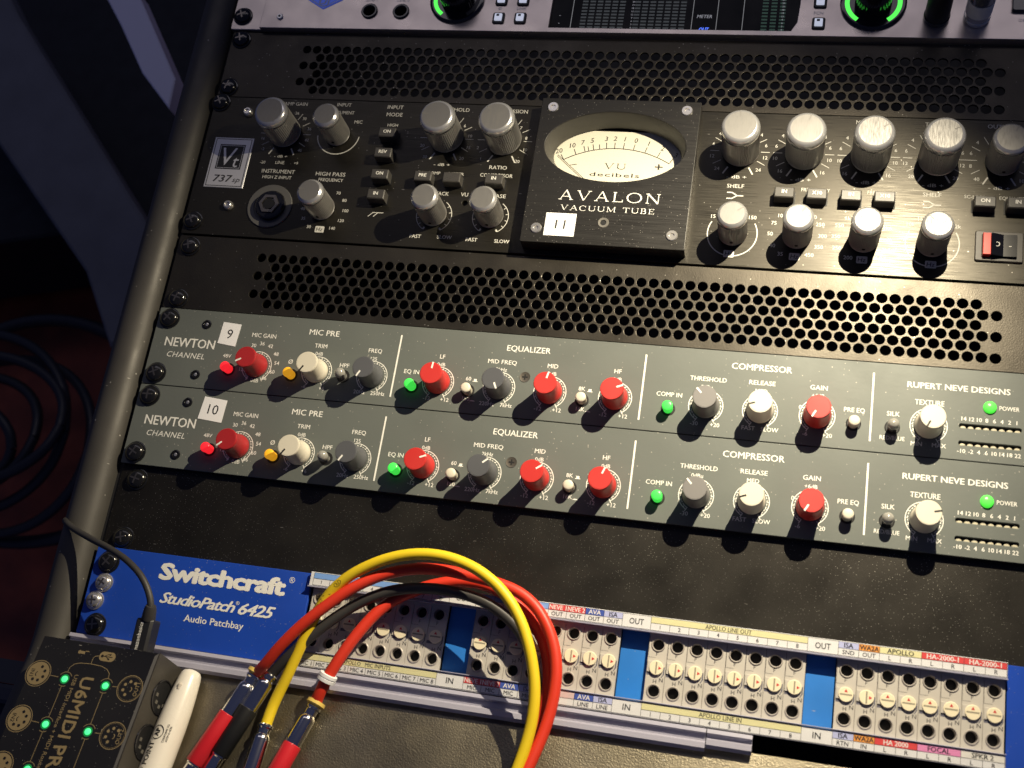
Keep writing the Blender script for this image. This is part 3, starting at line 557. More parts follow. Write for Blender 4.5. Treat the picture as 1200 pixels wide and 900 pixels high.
def strip(v0, label, angs, num, stk):
    t = thing('channel_strip', label, 'channel strip', (241.3, v0+U/2, 0), group='slate green channel strips in the rack')
    slots = []
    for sv in (27.8, 36.1):
        slots.append(rrect(415.6, 442.6, -(v0+sv)-1.05, -(v0+sv)+1.05, .9, 4))
    curve_plate('front_panel', t, rrect(.3, 482.3, -(v0+U-.22), -(v0+.22), .7, 3), slots, -3.0, 0, m_newton, (0, 0, 0), .22)
    part('edge_shade_strip', t, MB().box(1, 481.6, -(v0+U-.04), -(v0+U-.2), -3.1, -.3), m_dark)  # black strip added over the side wall to keep the shaded edge dark
    for sv in (27.8, 36.1):
        b = part('led_bar', t, MB().box(415, 443, -(v0+sv)-1.6, -(v0+sv)+1.6, -3.6, -3.1), m_dark)
        for i in range(8): part('led_segment', b, lambda: MB().lathe([(1.3, -3), (1.3, -1.5), (.9, -1.15), (.1, -1.1)], 16), m_lens, (417.5+i*3.36, v0+sv+.75, 0), key='ledseg')
    for u, v in ((7.4, 6.4), (7.5, 38.0), (475.1, 6.4), (475.1, 38.0)): rack_screw(t, u, v0+v, 0, a=rnd.random()*3)
    for u, v in ((30.2, 8.2), (30.6, 37.0)): torx(t, u, v0+v)
    p = part('panel_screw', t, lambda: MB().lathe([(2.7, .02), (2.7, .25), (2.0, .1), (.1, .1)], 28), mat('dull_steel', (.2, .18, .15), .35, metal=.8), (209.3, v0+22.5, 0), key='phil')
    part('cross_recess', p, lambda: MB().box(-1.4, 1.4, -.35, .35, .1, .24).box(-.35, .35, -1.4, 1.4, .1, .25), m_dark, (209.3, v0+22.5, 0), key='philx', smooth=False)
    W_, A_ = m_white, m_ink
    for (k, m, ink, kk), a in zip((('mic', m_wine, m_white, 'w'), ('trim', m_cream, m_ink, 'c'), ('freq', m_grey, m_white, 'g'), ('lf', m_red, m_white, 'r'), ('midf', m_grey, m_white, 'g'), ('mid', m_red, m_white, 'r'), ('hf', m_red, m_white, 'r'),
                                  ('thr', m_lgrey, m_white, 'l'), ('rel', m_cream, m_ink, 'c'), ('gain', m_red, m_white, 'r'), ('tex', m_cream, m_ink, 'c')), angs):
        n_knob(t, NX[k], v0+29.3, m, a, ink, kk)
    push(t, 48.9, v0+32.4, m_rled, 'f'); push(t, 84.7, v0+32.5, m_yled, 'f'); push(t, 113.5, v0+30.6, m_smoke, 'dome'); push(t, 151.3, v0+32.8, m_green, 'f')
    push(t, 181.1, v0+32.4, m_cream, 'f'); push(t, 239.7, v0+32.0, m_cream, 'f'); push(t, 282.2, v0+32.4, m_green, 'f'); push(t, 368.9, v0+31.6, m_cream, 'f'); push(t, 386.3, v0+31.7, m_smoke, 'dome')
    l = part('power_led', t, lambda: MB().lathe([(2.9, 0), (2.9, .8), (2.4, 1.6), (1.4, 2.1), (.1, 2.3)], 28), m_gled, (428.6, v0+18.0, 0), key='pled', ang=60)
    def sheet():
        mb = MB(); z = .06
        def X(s, u, v, h=2.1, wd=None, **k): text(mb, s, u, -v, h, wd, z=z, **k)
        for u in (140.9, 268.6, 376.7): mb.quad(u-.42, -39.3, u+.42, -5.4, z)
        X('MIC PRE', 98.2, 7.6, 3.0, 16.8, bold=.012); X('EQUALIZER', 209.1, 7.7, 3.0, 22.6, bold=.012); X('COMPRESSOR', 324.8, 7.6, 3.1, 28.6, bold=.012); X('RUPERT NEVE DESIGNS', 414.7, 9.8, 2.8, 45.2, bold=.025)
        X('MIC GAIN', 64.6, 11.9, 2.3, 13.8); X('TRIM', 97.8, 15.0, 2.2); X('FREQ', 128.2, 15.2, 2.2); X('LF', 164.8, 15.3, 2.2); X('MID FREQ', 196.5, 15.5, 2.2, 15); X('MID', 222.7, 15.5, 2.2); X('HF', 255.6, 15.4, 2.2)
        X('THRESHOLD', 300.0, 15.5, 2.2, 17.6); X('RELEASE', 325.7, 15.2, 2.2, 12.4); X('GAIN', 352.1, 15.2, 2.3, 8); X('TEXTURE', 402.3, 18.1, 2.5, 13); X('SILK', 386.5, 25.0, 2.2, 5.8); X('RED/BLUE', 386.5, 36.8, 1.9, 11); X('PRE EQ', 369.0, 24.8, 2.2, 9.4)
        X('48V', 46.1, 24.9, 2.0); X('Ø', 82.8, 25.1, 2.3); X('HPF', 113, 24.6, 2.2); X('EQ IN', 149.8, 24.8, 2.2, 8); X('COMP IN', 282.0, 25.0, 2.2, 12.4); X('POWER', 437.1, 17.9, 2.0, 8.6)
        X('0dB', 97.7, 19.4, 1.9); X('125', 128.2, 19.6, 1.9); X('0dB', 164.8, 19.6, 1.9); X('2kHz', 196.6, 19.6, 1.9); X('0dB', 222.9, 19.6, 1.9); X('0dB', 255.8, 19.6, 1.9); X('0dBu', 299.6, 19.6, 1.9); X('MED', 325.6, 19.4, 2.0); X('+6dB', 352.0, 19.3, 1.9)
        for s, u, v in (('20', 53.2, 26.4), ('30', 60, 17.8), ('36', 64.6, 16.4), ('42', 69.5, 17.5), ('48', 73.7, 21.6), ('54', 75.2, 26.6), ('60', 73.7, 31.6), ('66', 70.0, 35.5), ('0dB', 64.8, 37.2), ('6', 60.2, 36.0), ('12', 56.0, 31.7),
                        ('-6', 92.9, 38.0), ('+6', 103.0, 38.2), ('20Hz', 123.8, 38.2), ('250Hz', 133.8, 38.2), ('-12', 160.2, 38.2), ('+12', 169.7, 38.2), ('220Hz', 191.8, 38.2), ('7kHz', 201.8, 38.2), ('-12', 218.1, 38.3), ('+12', 227.7, 38.3),
                        ('-12', 250.9, 38.3), ('+12', 260.7, 38.3), ('-30', 295.3, 38.4), ('+20', 305.2, 38.4), ('FAST', 321.0, 38.3), ('SLOW', 330.9, 38.3), ('0', 344.2, 25.6), ('-6', 347.3, 38.5), ('+20', 357.4, 38.5), ('MIN', 397.3, 38.4), ('MAX', 407.2, 38.4),
                        ('60', 180.4, 25.9), ('150', 180.7, 36.6), ('8K', 238.9, 26.0), ('16K', 239.4, 36.6)): X(s, u, v, 2.0)
        for s, u in zip('14 12 10 8 6 4 2 1'.split(), (417.6, 421.0, 424.3, 427.5, 430.8, 434.0, 437.3, 440.4)): X(s, u, 24.4, 1.9, bold=.01)
        for s, u in zip('-10 -2 4 6 10 14 18 22'.split(), (416.9, 421.0, 424.4, 427.7, 431.1, 434.4, 437.7, 441.1)): X(s, u, 39.9, 1.9, bold=.01)
        X('-dB', 446.8, 25.6, 1.9); X('GR', 447.2, 28.4, 1.9); X('OUT', 447.4, 36.2, 1.9); X('dBu', 447.4, 39.6, 1.9)
        for u, v in ((184.0, 26.3), (243.0, 26.4)): mb.quad(u-1.3, -v-1.0, u+1.3, -v-.65, z); mb.quad(u-.75, -v-.65, u+.75, -v+.5, z)
        for u, v in ((184.1, 37.2), (243.2, 37.3)): mb.quad(u-1.3, -v-.5, u+1.3, -v-.15, z); mb.quad(u-.75, -v-.15, u+.75, -v+.05, z)
        for k, u in NX.items():
            cy = -29.3; lo = -150
            mb.arc(8.0, 8.38, lo, 150, z, 60, u, cy)
            for i in range(24):
                a = -144+i*12.0
                if i % 2 == 0 or True: mb.arc(6.95, 7.3, a-3.6, a+3.6, z, 3, u, cy)
            for i in range(12):
                a = R(-138+i*25.1); x, y = math.sin(a), math.cos(a); mb.seg(u+x*7.0, cy+y*7.0, u+x*8.1, cy+y*8.1, .28, z+.01)
            for a in (-150, 150):
                x, y = math.sin(R(a)), math.cos(R(a)); mb.seg(u+x*6.9, cy+y*6.9, u+x*9.2, cy+y*9.2, .4, z+.02)
        return mb
    part('silkscreen_lettering', t, sheet, m_white, (0, v0, 0), key='nsheet')
    def brand():
        mb = MB(); text(mb, 'NEWTON', 22.8, -19.5, 5.0, 29.4, bold=.018, z=.06); text(mb, 'CHANNEL', 22.2, -26.6, 3.0, 22.4, shear=.18, z=.06, sp=1.1); return mb
    part('brand_lettering', t, brand, m_white, (0, v0, 0), key='nbrand')
    part('number_sticker', t, MB().outline([(a, -b) for a, b in stk], .02, .2), m_paper, (0, v0, 0), label='white sticker reading '+num)
    cx = sum(a for a, b in stk)/4; cyy = sum(b for a, b in stk)/4
    part('sticker_number', t, text(MB(), num, cx+.3, -cyy, 5.2, z=.26, rot=-3), m_ink, (0, v0, 0))
    return t
strip(4*U, 'slate green channel strip with sticker 9, upper of the pair', (-119, -148, -152, 4, 155, 12, 68, -45, -108, -152, -154), '9', ((38.8, 18.2), (49.4, 19.4), (50.2, 6.7), (39.6, 6.0)))
strip(5*U, 'slate green channel strip with sticker 10, lower of the pair', (-132, -146, -148, 67, 49, 55, 20, -43, -110, -152, 75), '10', ((38.0, 16.4), (51.8, 17.5), (52.4, 5.2), (39.3, 4.0)))

# ================================================================== BLANK PANEL
bp = thing('blank_panel', 'plain black blanking panel above the blue patchbay', 'blank panel', (241.3, 6.5*U, 0))
part('plate', bp, MB().outline(rrect(.4, 482.2, -7*U+.1, -6*U+3.0, .8, 3), -4.1, -3.2, .2), m_blank)
for u, v in ((10.8, 6*U+7.2), (11.3, 7*U-6), (472, 6*U+7), (472, 7*U-6)): rack_screw(bp, u, v, -3.2, a=u)

# ================================================================== PATCHBAY
pb = thing('patchbay', 'blue audio patchbay with beige jack modules and paper label strips', 'patchbay', (241.3, 333, 0))
uS, sp_, gp = 125.17, 8.695, 82.68
part('front_panel', pb, MB().outline(rrect(.2, 119.0, -355.7, -311.0, .6, 3), -3, 0, .2), m_bluep)
part('front_panel', pb, MB().outline(rrect(439.0, 482.4, -355.7, -311.0, .6, 3), -3, 0, .2), m_bluep)
part('inner_chassis', pb, MB().box(119.2, 438.8, -349.5, -310.6, -8, -3.6), m_dark)
for a, b in ((190.6, 202.9), (273.3, 285.6), (356.0, 368.3)): part('blue_filler', pb, MB().box(a, b+.3, -348.6, -316.2, -7, -3.2, .1), m_bluef)
states = {0: 'uuuuuuuu', 1: 'uuuurrrr', 2: 'rrrrrrrr', 3: 'uruuuuuu'}
for g in range(4):
    for i in range(8):
        u = uS+g*gp+i*sp_; c = (u, 333.0, 0)
        md = curve_plate('jack_module', pb, [(-4.28, -15.5), (4.28, -15.5), (4.28, 16), (-4.28, 16)], [circ(0, 10.5, 2.62, 20), circ(0, -10.1, 2.62, 20)], -1.6, 0, m_jack, c, .08, key='jm')
        for y in (10.5, -10.1):
            cc = (u, 333.0-y, 0)
            part('jack_ring', md, lambda: MB().lathe([(3.15, 0), (3.15, .32), (2.95, .5), (2.62, .45), (2.5, .1), (2.45, -12)], 28, cap0=False, cap1=False), mat('jack_ring_steel', (.50, .46, .42), .35, metal=.35), cc, key='jr')
            part('jack_bore', md, lambda: MB().lathe([(2.4, -4.5), (2.4, -4.3)], 16), m_dark, cc, key='jb')
        up_ = states[g][i] == 'u'
        rd = part('rotary_switch', md, lambda: MB().lathe([(3.0, 0), (3.2, .2), (3.2, .9), (3.0, 1.15)], 32), m_dial, (u+.15, 332.9, 0), rz=0 if up_ else -R(90), key='rd')
        part('arrow_mark', rd, lambda: MB().add([(-.75, 1.0, 1.2), (.75, 1.0, 1.2), (0, 2.35, 1.2)], [(0, 1, 2)]), m_redm, (u+.15, 332.9, 0), key='ra')
        part('screwdriver_slot', rd, lambda: MB().box(-2.6, 2.6, -.35, .35, 1.0, 1.19), mat('slot_tan', (.30, .27, .20), .6), (u+.15, 332.9, 0), key='rs', smooth=False)
        part('switch_tab', md, lambda: MB().box(-4.0, -1.6, -1.9, 2.9, .02, .55, .1), m_jack, c, key='st', smooth=False)
        part('shade_and_slot', md, lambda: MB().quad(-4.0, -3.3, -1.3, -1.9, .03).quad(3.3, -2.6, 3.85, .8, .035).seg(3.6, -2.4, 2.7, -3.9, .4, .03), m_slate, c, key='ss', smooth=False)  # painted shade below the tab, and the dark curved slot beside the dial
        def jt():
            mb = MB(); text(mb, 'F', -.2, 6.3, 1.6, z=.03); text(mb, 'H', 0, -5.9, 1.7, z=.03, bold=.01); text(mb, 'N', 2.8, -5.0, 1.8, z=.03, bold=.01)
            mb.seg(-4.1, 14, -4.1, 4.6, .14, .03); mb.seg(-4.1, 4.6, -.6, 4.6, .14, .032); return mb
        part('module_lettering', md, jt, mat('module_ink', (.07, .065, .07), .6), c, key='jt')
LZ = 2.3
for nm, y0, y1 in (('label_strip', -317.0, -310.3), ('label_strip', -355.4, -348.7)):
    part(nm, pb, MB().box(119.0, 438.7, y0, y1, -1.6 if y1 > -320 else -1.0, LZ, .15), m_paper)
bands = {}; lines = MB(); words = MB(); wwords = MB(); lz = LZ+.05
def band(color, u0, u1, top, row):
    ys = ((-313.4, -310.6), (-316.6, -313.4)) if top else ((-351.9, -349.0), (-355.0, -351.9)); y0, y1 = ys[row]
    bands.setdefault(color, MB()).quad(u0, y0, u1, y1, lz)
def cell(u0, u1, top, row):
    ys = ((-313.4, -310.6), (-316.6, -313.4)) if top else ((-351.9, -349.0), (-355.0, -351.9)); y0, y1 = ys[row] if row < 2 else (ys[1][0], ys[0][1])
    for a in ((u0, y0, u1, y0), (u0, y1, u1, y1), (u0, y0, u0, y1), (u1, y0, u1, y1)): lines.seg(*a, .16, lz+.02+.004*rnd.random())
def word(s, u, top, row, h=1.7, wd=None, white=False, **k):
    y = {(1, 0): -312.0, (1, 1): -315.0, (0, 0): -350.4, (0, 1): -353.5, (1, 2): -313.6, (0, 2): -351.9}[(int(top), row)]
    text(wwords if white else words, s, u, y, h, wd, z=lz+.04, **k)
def gu(g, i): return uS+g*gp+(i-.5)*sp_
for g, name, tcol in ((0, 'b', 'sky'), (2, 'APOLLO LINE OUT', 'butter')):
    band(tcol, gu(g, 0), gu(g, 8), True, 0); cell(gu(g, 0), gu(g, 8), True, 0)
    for i in range(8): cell(gu(g, i), gu(g, i+1), True, 1); word(str(i+1), gu(g, i+.5), True, 1)
word('APOLLO LINE OUT', gu(2, 4), True, 0, 1.9, 20.5); band('butter', gu(0, 0), gu(0, 8), False, 0); cell(gu(0, 0), gu(0, 8), False, 0); word('APOLLO   MIC INPUTS', gu(0, 4), False, 0, 1.8, 24)
band('butter', gu(2, 0), gu(2, 8), False, 0); cell(gu(2, 0), gu(2, 8), False, 0); word('APOLLO LINE IN', gu(2, 4), False, 0, 1.9, 18.5)
for i in range(8):
    cell(gu(0, i), gu(0, i+1), False, 1); word('MIC %d' % (i+1), gu(0, i+.5), False, 1, 1.8, 6.4); cell(gu(2, i), gu(2, i+1), False, 1); word(str(i+1), gu(2, i+.5), False, 1)
for g in (0, 1, 2):
    for top in (True, False): cell(gu(g, 8), gu(g+1, 0), top, 2); word('OUT' if top else 'IN', (gu(g, 8)+gu(g+1, 0))/2, top, 2, 2.6, 6.6 if top else 3.4)
band('sky', gu(1, 0), gu(1, 4), True, 0)
for i in range(4): cell(gu(1, i), gu(1, i+1), True, 0); cell(gu(1, i), gu(1, i+1), True, 1); word(str(i+1), gu(1, i+.5), True, 1)
def two(g, i, n, top, col, a, b, white=True, h=2.0, wd=None):
    band(col, gu(g, i), gu(g, i+n), top, 0); cell(gu(g, i), gu(g, i+n), top, 0); word(a, gu(g, i+n/2), top, 0, h, wd, white, bold=.015)
    for k, s in enumerate(b): cell(gu(g, i+k), gu(g, i+k+1), top, 1); word(s, gu(g, i+k+.5), top, 1, 1.8)
two(1, 4, 1, True, 'red', 'NEVE 1', ['OUT'], wd=8); two(1, 5, 1, True, 'red', 'NEVE 2', ['OUT'], wd=8); two(1, 6, 1, True, 'navy', 'AVA', ['OUT']); two(1, 7, 1, True, 'lilac', 'ISA', ['OUT'], False)
two(1, 0, 1, False, 'red', 'NEVE 1', ['MIC'], wd=8); two(1, 1, 1, False, 'red', 'NEVE 2', ['MIC'], wd=8); two(1, 2, 1, False, 'navy', 'AVA', ['MIC']); two(1, 3, 1, False, 'lilac', 'ISA', ['MIC'], False)
two(1, 4, 1, False, 'pinkish', '', ['']) if False else None
for i in (4, 5): band('pale_rose', gu(1, i), gu(1, i+1), False, 0); cell(gu(1, i), gu(1, i+1), False, 0); cell(gu(1, i), gu(1, i+1), False, 1)
two(1, 6, 1, False, 'navy', 'AVA', ['LINE']); two(1, 7, 1, False, 'lilac', 'ISA', ['LINE'], False)
two(3, 0, 1, True, 'lilac', 'ISA', ['SND'], False); two(3, 1, 1, True, 'orange', 'WA2A', ['OUT'], False, wd=8); two(3, 2, 2, True, 'butter', 'APOLLO', ['L', 'R'], False); two(3, 4, 2, True, 'red', 'HA-2000-1', ['L', 'R'], wd=13); two(3, 6, 2, True, 'red', 'HA-2000-1', ['L', 'R'], wd=13)
two(3, 0, 1, False, 'lilac', 'ISA', ['RTN'], False); two(3, 1, 1, False, 'orange', 'WA2A', ['IN'], False, wd=8); two(3, 2, 2, False, 'red', 'HA 2000', ['L', 'R'], wd=10); two(3, 4, 2, False, 'pink', 'FOCAL', ['L', 'R'], False); two(3, 6, 2, False, 'white', 'SPKR 2', ['L', 'R'], False)
BC = dict(sky=(.22, .42, .85), butter=(.78, .74, .42), red=(.72, .06, .06), navy=(.05, .10, .45), lilac=(.52, .55, .85), orange=(.80, .33, .06), pink=(.80, .28, .55), white=(.80, .78, .74), pale_rose=(.72, .55, .55))
for k, mb in bands.items(): part('colour_band', pb, mb, mat('label_'+k, BC[k], .65), label=k.replace('_', ' ')+' label cells')
part('cell_lines', pb, lines, m_ink); part('label_words', pb, words, mat('label_ink', (.012, .012, .016), .6)); part('label_words', pb, wwords, mat('label_white_ink', (.85, .82, .8), .6))
# clear acrylic label covers (thin real sheets) and the ledge below
mc = bpy.data.materials.new('clear_cover'); mc.use_nodes = True; nt = mc.node_tree; nt.nodes.clear()
o_ = nt.nodes.new('ShaderNodeOutputMaterial'); mx = nt.nodes.new('ShaderNodeMixShader'); tr = nt.nodes.new('ShaderNodeBsdfTransparent'); gl = nt.nodes.new('ShaderNodeBsdfGlossy'); gl.inputs['Roughness'].default_value = .12; mx.inputs[0].default_value = .06; nt.links.new(tr.outputs[0], mx.inputs[1]); nt.links.new(gl.outputs[0], mx.inputs[2]); nt.links.new(mx.outputs[0], o_.inputs[0])
for y0, y1 in ((-317.2, -310.2), (-355.6, -348.5)): part('label_cover', pb, MB().box(118.6, 438.9, y0, y1, LZ+.25, LZ+.7, .1), mc)
mb = MB(); mb.box(118.6, 438.9, -317.75, -317.25, .05, LZ+.9, .1); mb.box(118.6, 438.9, -348.45, -348.05, .05, LZ+.7, .1); part('cover_lip', pb, mb, m_ledge)
def ledge(u0, u1, v1, name='acrylic_ledge'):
    prof = [(-355.9, 2.8), (-357.6, 3.4), (-358.4, 1.6), (-v1+4.6, 1.4), (-v1+3.8, 3.6), (-v1+1.6, 3.9), (-v1, 2.6), (-v1, .4), (-355.9, -.8)]
    mb = MB(); mb.loops([[(u0, y, z) for y, z in prof], [(u1, y, z) for y, z in prof]]); return part(name, pb, mb, m_clear, smooth=False)
ledge(-1.0, 315.6, 365.8); ledge(316.0, 335.6, 364.2)
mb = MB(); text(mb, 'Switchcraft', 72.2, -319.5, 7.6, 67.5, bold=.075, z=.06, sp=.92, shear=.03); text(mb, '®', 109.0, -315.6, 2.8, z=.06)
part('brand_lettering', pb, mb, m_white)
mb = MB(); text(mb, 'StudioPatch', 62.4, -332.4, 5.2, 40, bold=.03, z=.06, shear=.42, sp=.88); text(mb, '®', 83.2, -330.2, 1.8, z=.06); text(mb, '6425', 93.8, -332.6, 5.4, 17.8, bold=.035, z=.06, shear=.42, sp=.9)
text(mb, 'Audio Patchbay', 72.8, -340.8, 3.3, 32, bold=.018, z=.06); part('model_lettering', pb, mb, m_white)
rack_screw(pb, 8.6, 318.6, 0, a=1); rack_screw(pb, 10.0, 350.4, 0, a=.2); rack_screw(pb, 474, 318, 0); rack_screw(pb, 474, 350, 0)
for u, v in ((9.0, 329.2), (6.4, 338.6)): rack_screw(pb, u, v, 0, silver=True, a=u)

# ================================================================== LOOSE THINGS
def spline(P, sub=8):
    P = [Vector(p) for p in P]; out = []
    for i in range(len(P)-1):
        p0 = P[max(i-1, 0)]; p1 = P[i]; p2 = P[i+1]; p3 = P[min(i+2, len(P)-1)]
        for k in range(sub):
            t = k/sub; out.append(.5*((2*p1)+(p2-p0)*t+(2*p0-5*p1+4*p2-p3)*t*t+(3*p1-p0-3*p2+p3)*t**3))
    out.append(P[-1]); return out
def smooth_pts(P, it=2):
    P = [Vector(p) for p in P]
    for _ in range(it): P = [P[0]]+[(P[i-1]+2*P[i]+P[i+1])/4 for i in range(1, len(P)-1)]+[P[-1]]
    return P
def tube(P, r, n=18, sub=8, it=1):
    Q = spline([(a, -b, c) for a, b, c in smooth_pts(P, it)], sub); mb = MB(); LP = []; up = Vector((0, 0, 1)); N0 = None
    for i, p in enumerate(Q):
        t = (Q[min(i+1, len(Q)-1)]-Q[max(i-1, 0)]).normalized()
        if N0 is None: N0 = t.cross(up).normalized()
        N0 = (N0-t*N0.dot(t)).normalized(); B = t.cross(N0)
        LP.append([tuple(p+N0*r*math.cos(2*math.pi*k/n)+B*r*math.sin(2*math.pi*k/n)) for k in range(n)])
    mb.loops(LP); return mb
def axial(prof, p0, p1, n=28, cap0=True, cap1=True):
    """lathe along the line p0->p1 (u, v, z); prof = (radius, distance from p0)"""
    a = Vector((p0[0], -p0[1], p0[2])); b = Vector((p1[0], -p1[1], p1[2])); d = (b-a).normalized(); x = d.cross(Vector((0, 0, 1))).normalized(); y = d.cross(x); mb = MB()
    mb.loops([[tuple(a+d*t+x*r*math.cos(2*math.pi*k/n)+y*r*math.sin(2*math.pi*k/n)) for k in range(n)] for r, t in prof], cap0, cap1)
    for i in range(len(mb.f)): mb.f[i] = tuple(reversed(mb.f[i]))
    return mb
def cable(label, P, r, m, plug0, plug1, sleeve, slen, shell, ringm=None, extra=None, it=1):
    t = thing('patch_cable', label, 'patch cable', plug1, group='patch cables looped over the patchbay')
    part('cord', t, tube([plug0]+P, r, it=it), m)
    a, b = shell
    part('plug_shell', t, axial([(3.3, 0), (3.75, .6), (3.75, 1.6), (3.1, 2.2), (3.0, a), (3.8, a+1.2), (3.95, a+2.5), (3.95, b)], plug0, plug1), m_plug)
    if slen: part('plug_sleeve', t, axial([(3.9, b-.4), (4.35, b-.2), (4.4, b+.3), (4.4, b+slen-.5), (4.1, b+slen)], plug0, plug1), sleeve)
    part('plug_barrel', t, axial([(3.6, b+slen-.3), (3.7, b+slen+.6), (3.2, b+slen+1.2), (3.2, b+slen+26)], plug0, plug1), m_plug)
    if ringm: part('marker_ring', t, axial([(2.9, -2.4), (4.5, -2.2), (4.6, -.6), (3.6, .1)], plug0, plug1), ringm, label='pale yellow marker ring')
    return t
def dpt(u, w, h): return desk_pt(u, w, h)
red1 = [(109.8, 360, 15), (116.8, 348.2, 18), (125.4, 338.9, 20), (135.5, 328.4, 20), (148.0, 316.4, 20), (160.3, 308.9, 18), (176.3, 303.5, 17), (188.9, 303.0, 16), (203.5, 304.7, 15), (215.7, 305.8, 14), (226.7, 308.4, 14), (234.8, 314.0, 14), (241.1, 321.7, 14), (246.0, 331.0, 14), (248.2, 340.9, 14), (248.8, 350.5, 14), (247.5, 361.4, 14), (246.0, 370.7, 15), (242.0, 384.0, 17), (236.3, 402.8, 21)]
cable('orange red patch cable on top, with a red plug sleeve nearest the pen', red1, 2.7, m_rj, dpt(104.6, -1.0, 10.5), dpt(86.5, 46.5, 7), m_rs, 25.5, (5, 21.5), m_yr)
red2 = [(137.6, 366.9, 10), (142.1, 356.2, 11), (146.0, 346.6, 11), (151.3, 336.6, 10), (157.2, 326.4, 8.5), (163.5, 319.4, 7), (172.0, 314.1, 6), (182.7, 309.1, 5.5), (194.7, 305.1, 5), (207.4, 305.6, 5), (219.9, 309.8, 5.5), (231.2, 318.1, 6.5), (237.8, 326.2, 6.5), (242.2, 335.3, 7), (244.3, 344.5, 7.5), (244.2, 354.8, 8), (243.4, 365.3, 8.5), (242.1, 374.8, 9), (236.9, 386.6, 11), (231.5, 401.9, 15)]
t = cable('orange red patch cable underneath, with a white ring and a red sleeved plug', red2, 2.8, m_rj, dpt(135.9, 7.6, 5.5), dpt(126.4, 42, 4.6), m_rs, 25, (5, 20), m_yr)
part('cord_ring', t, axial([(3.2, 0), (4.4, .2), (4.5, 1.6), (3.9, 1.9), (4.5, 2.2), (4.5, 3.6), (3.2, 3.9)], (141.2, 357.4, 10.6), (138.2, 365.8, 9.6)), m_paper, label='white cord ring')
blk = [(119.7, 352.8, 13), (128.7, 342.4, 13), (138.9, 331.8, 13), (151.0, 321.3, 12), (164.3, 314.6, 11.5), (179.9, 311.4, 11.5), (197.6, 312.0, 11), (208.0, 313.7, 9.5), (218.4, 318.5, 8), (226.8, 324.4, 7), (232.6, 331.6, 7), (236.6, 340.2, 7.5), (239.2, 349.0, 8), (239.8, 358.2, 8), (239.2, 368.6, 8), (237.0, 382.5, 10), (231.2, 399.6, 14)]
cable('charcoal patch cable with a black sleeved plug beside the red plug', blk, 2.65, m_bj, dpt(112.3, -2.4, 10.5), dpt(96.5, 41.0, 6), m_bs, 23.5, (3, 18.5))
yel = [(116.2, 375.5, 9.5), (118.2, 369.5, 10), (121.3, 361.0, 11), (124.9, 348.9, 13), (128.9, 336.0, 15), (134.3, 323.9, 18), (140.3, 316.4, 20), (150.4, 308.4, 22), (163.0, 301.8, 23), (177.2, 297.9, 24), (190.0, 297.5, 24), (204.9, 300.6, 24), (215.6, 306.6, 24), (224.2, 314.0, 23.5), (230.1, 321.7, 23), (234.3, 330.1, 22), (237.8, 339.3, 21), (240.4, 348.8, 20), (241.3, 359.0, 19), (240.8, 369.8, 18), (238.4, 383.8, 18), (232.9, 403.3, 20)]
t = cable('bright yellow patch cable forming the outermost loop', yel, 2.65, m_yel, dpt(115.6, 19.8, 6.0), dpt(114.6, 45, 5), m_chrome, 0, (4.5, 24), None)
part('tail_ring', t, axial([(4.0, 24.2), (4.3, 24.5), (4.3, 26), (4.0, 26.3)], dpt(115.6, 19.8, 6.0), dpt(114.6, 45, 5)), m_yr)
# printing on the yellow jacket, laid along the top of the cord
Q = spline([(a, -b, c) for a, b, c in smooth_pts([(128.9, 336.0, 15), (134.3, 323.9, 18), (140.3, 316.4, 20), (150.4, 308.4, 22), (163.0, 301.8, 23)], 1)], 24)
mb = MB(); L_ = [0]
for i in range(1, len(Q)): L_.append(L_[-1]+(Q[i]-Q[i-1]).length)
def along(s):
    for i in range(1, len(Q)):
        if L_[i] >= s: f = (s-L_[i-1])/(L_[i]-L_[i-1]); return Q[i-1].lerp(Q[i], f), (Q[i]-Q[i-1]).normalized()
    return Q[-1], (Q[-1]-Q[-2]).normalized()
tm = MB(); text(tm, '®  NEC', 0, 0, 3.2, 19, bold=.01)
for (x, y, z) in tm.v:
    p, d = along(16-x); side = Vector((-d.y, d.x, 0)).normalized(); a = -y/3.22
    mb.v.append(tuple(p+side*2.73*math.sin(a)+Vector((0, 0, 1))*2.73*math.cos(a)))
mb.f = tm.f; part('jacket_lettering', t, mb, mat('jacket_ink', (.25, .16, .01), .5))

# usb cable
us = thing('usb_cable', 'thin black cable crossing the edge tube into the black interface box', 'cable', (47, 352, 18))
part('cord', us, tube([(47.6, 349, 17.5), (49.8, 344.2, 20), (49.4, 335.2, 22), (42.8, 325.7, 23), (31.6, 318.7, 22), (18.5, 313.9, 18), (3.5, 310.0, 13.5), (-8.2, 306.4, 11), (-18, 301.5, 8.6), (-23, 300, 0), (-25, 302, -30), (-30, 320, -160)], 1.65), m_bj)
part('plug_body', us, MB().outline(rrect(42.6, 51.6, -363.5, -345.0, 1.2), 12.5, 20.5, 1.2), m_rubber)
part('strain_relief', us, axial([(2.4, 0), (3.0, 2), (3.4, 7)], (49.2, 338.8, 21.2), (47.6, 346, 17.6)), m_bj)
mb = MB(); text(mb, 'amazonbasics', 46.2, -354.4, 1.9, 15, z=20.56, rot=-90+180, bold=.01); part('plug_lettering', us, mb, m_white)

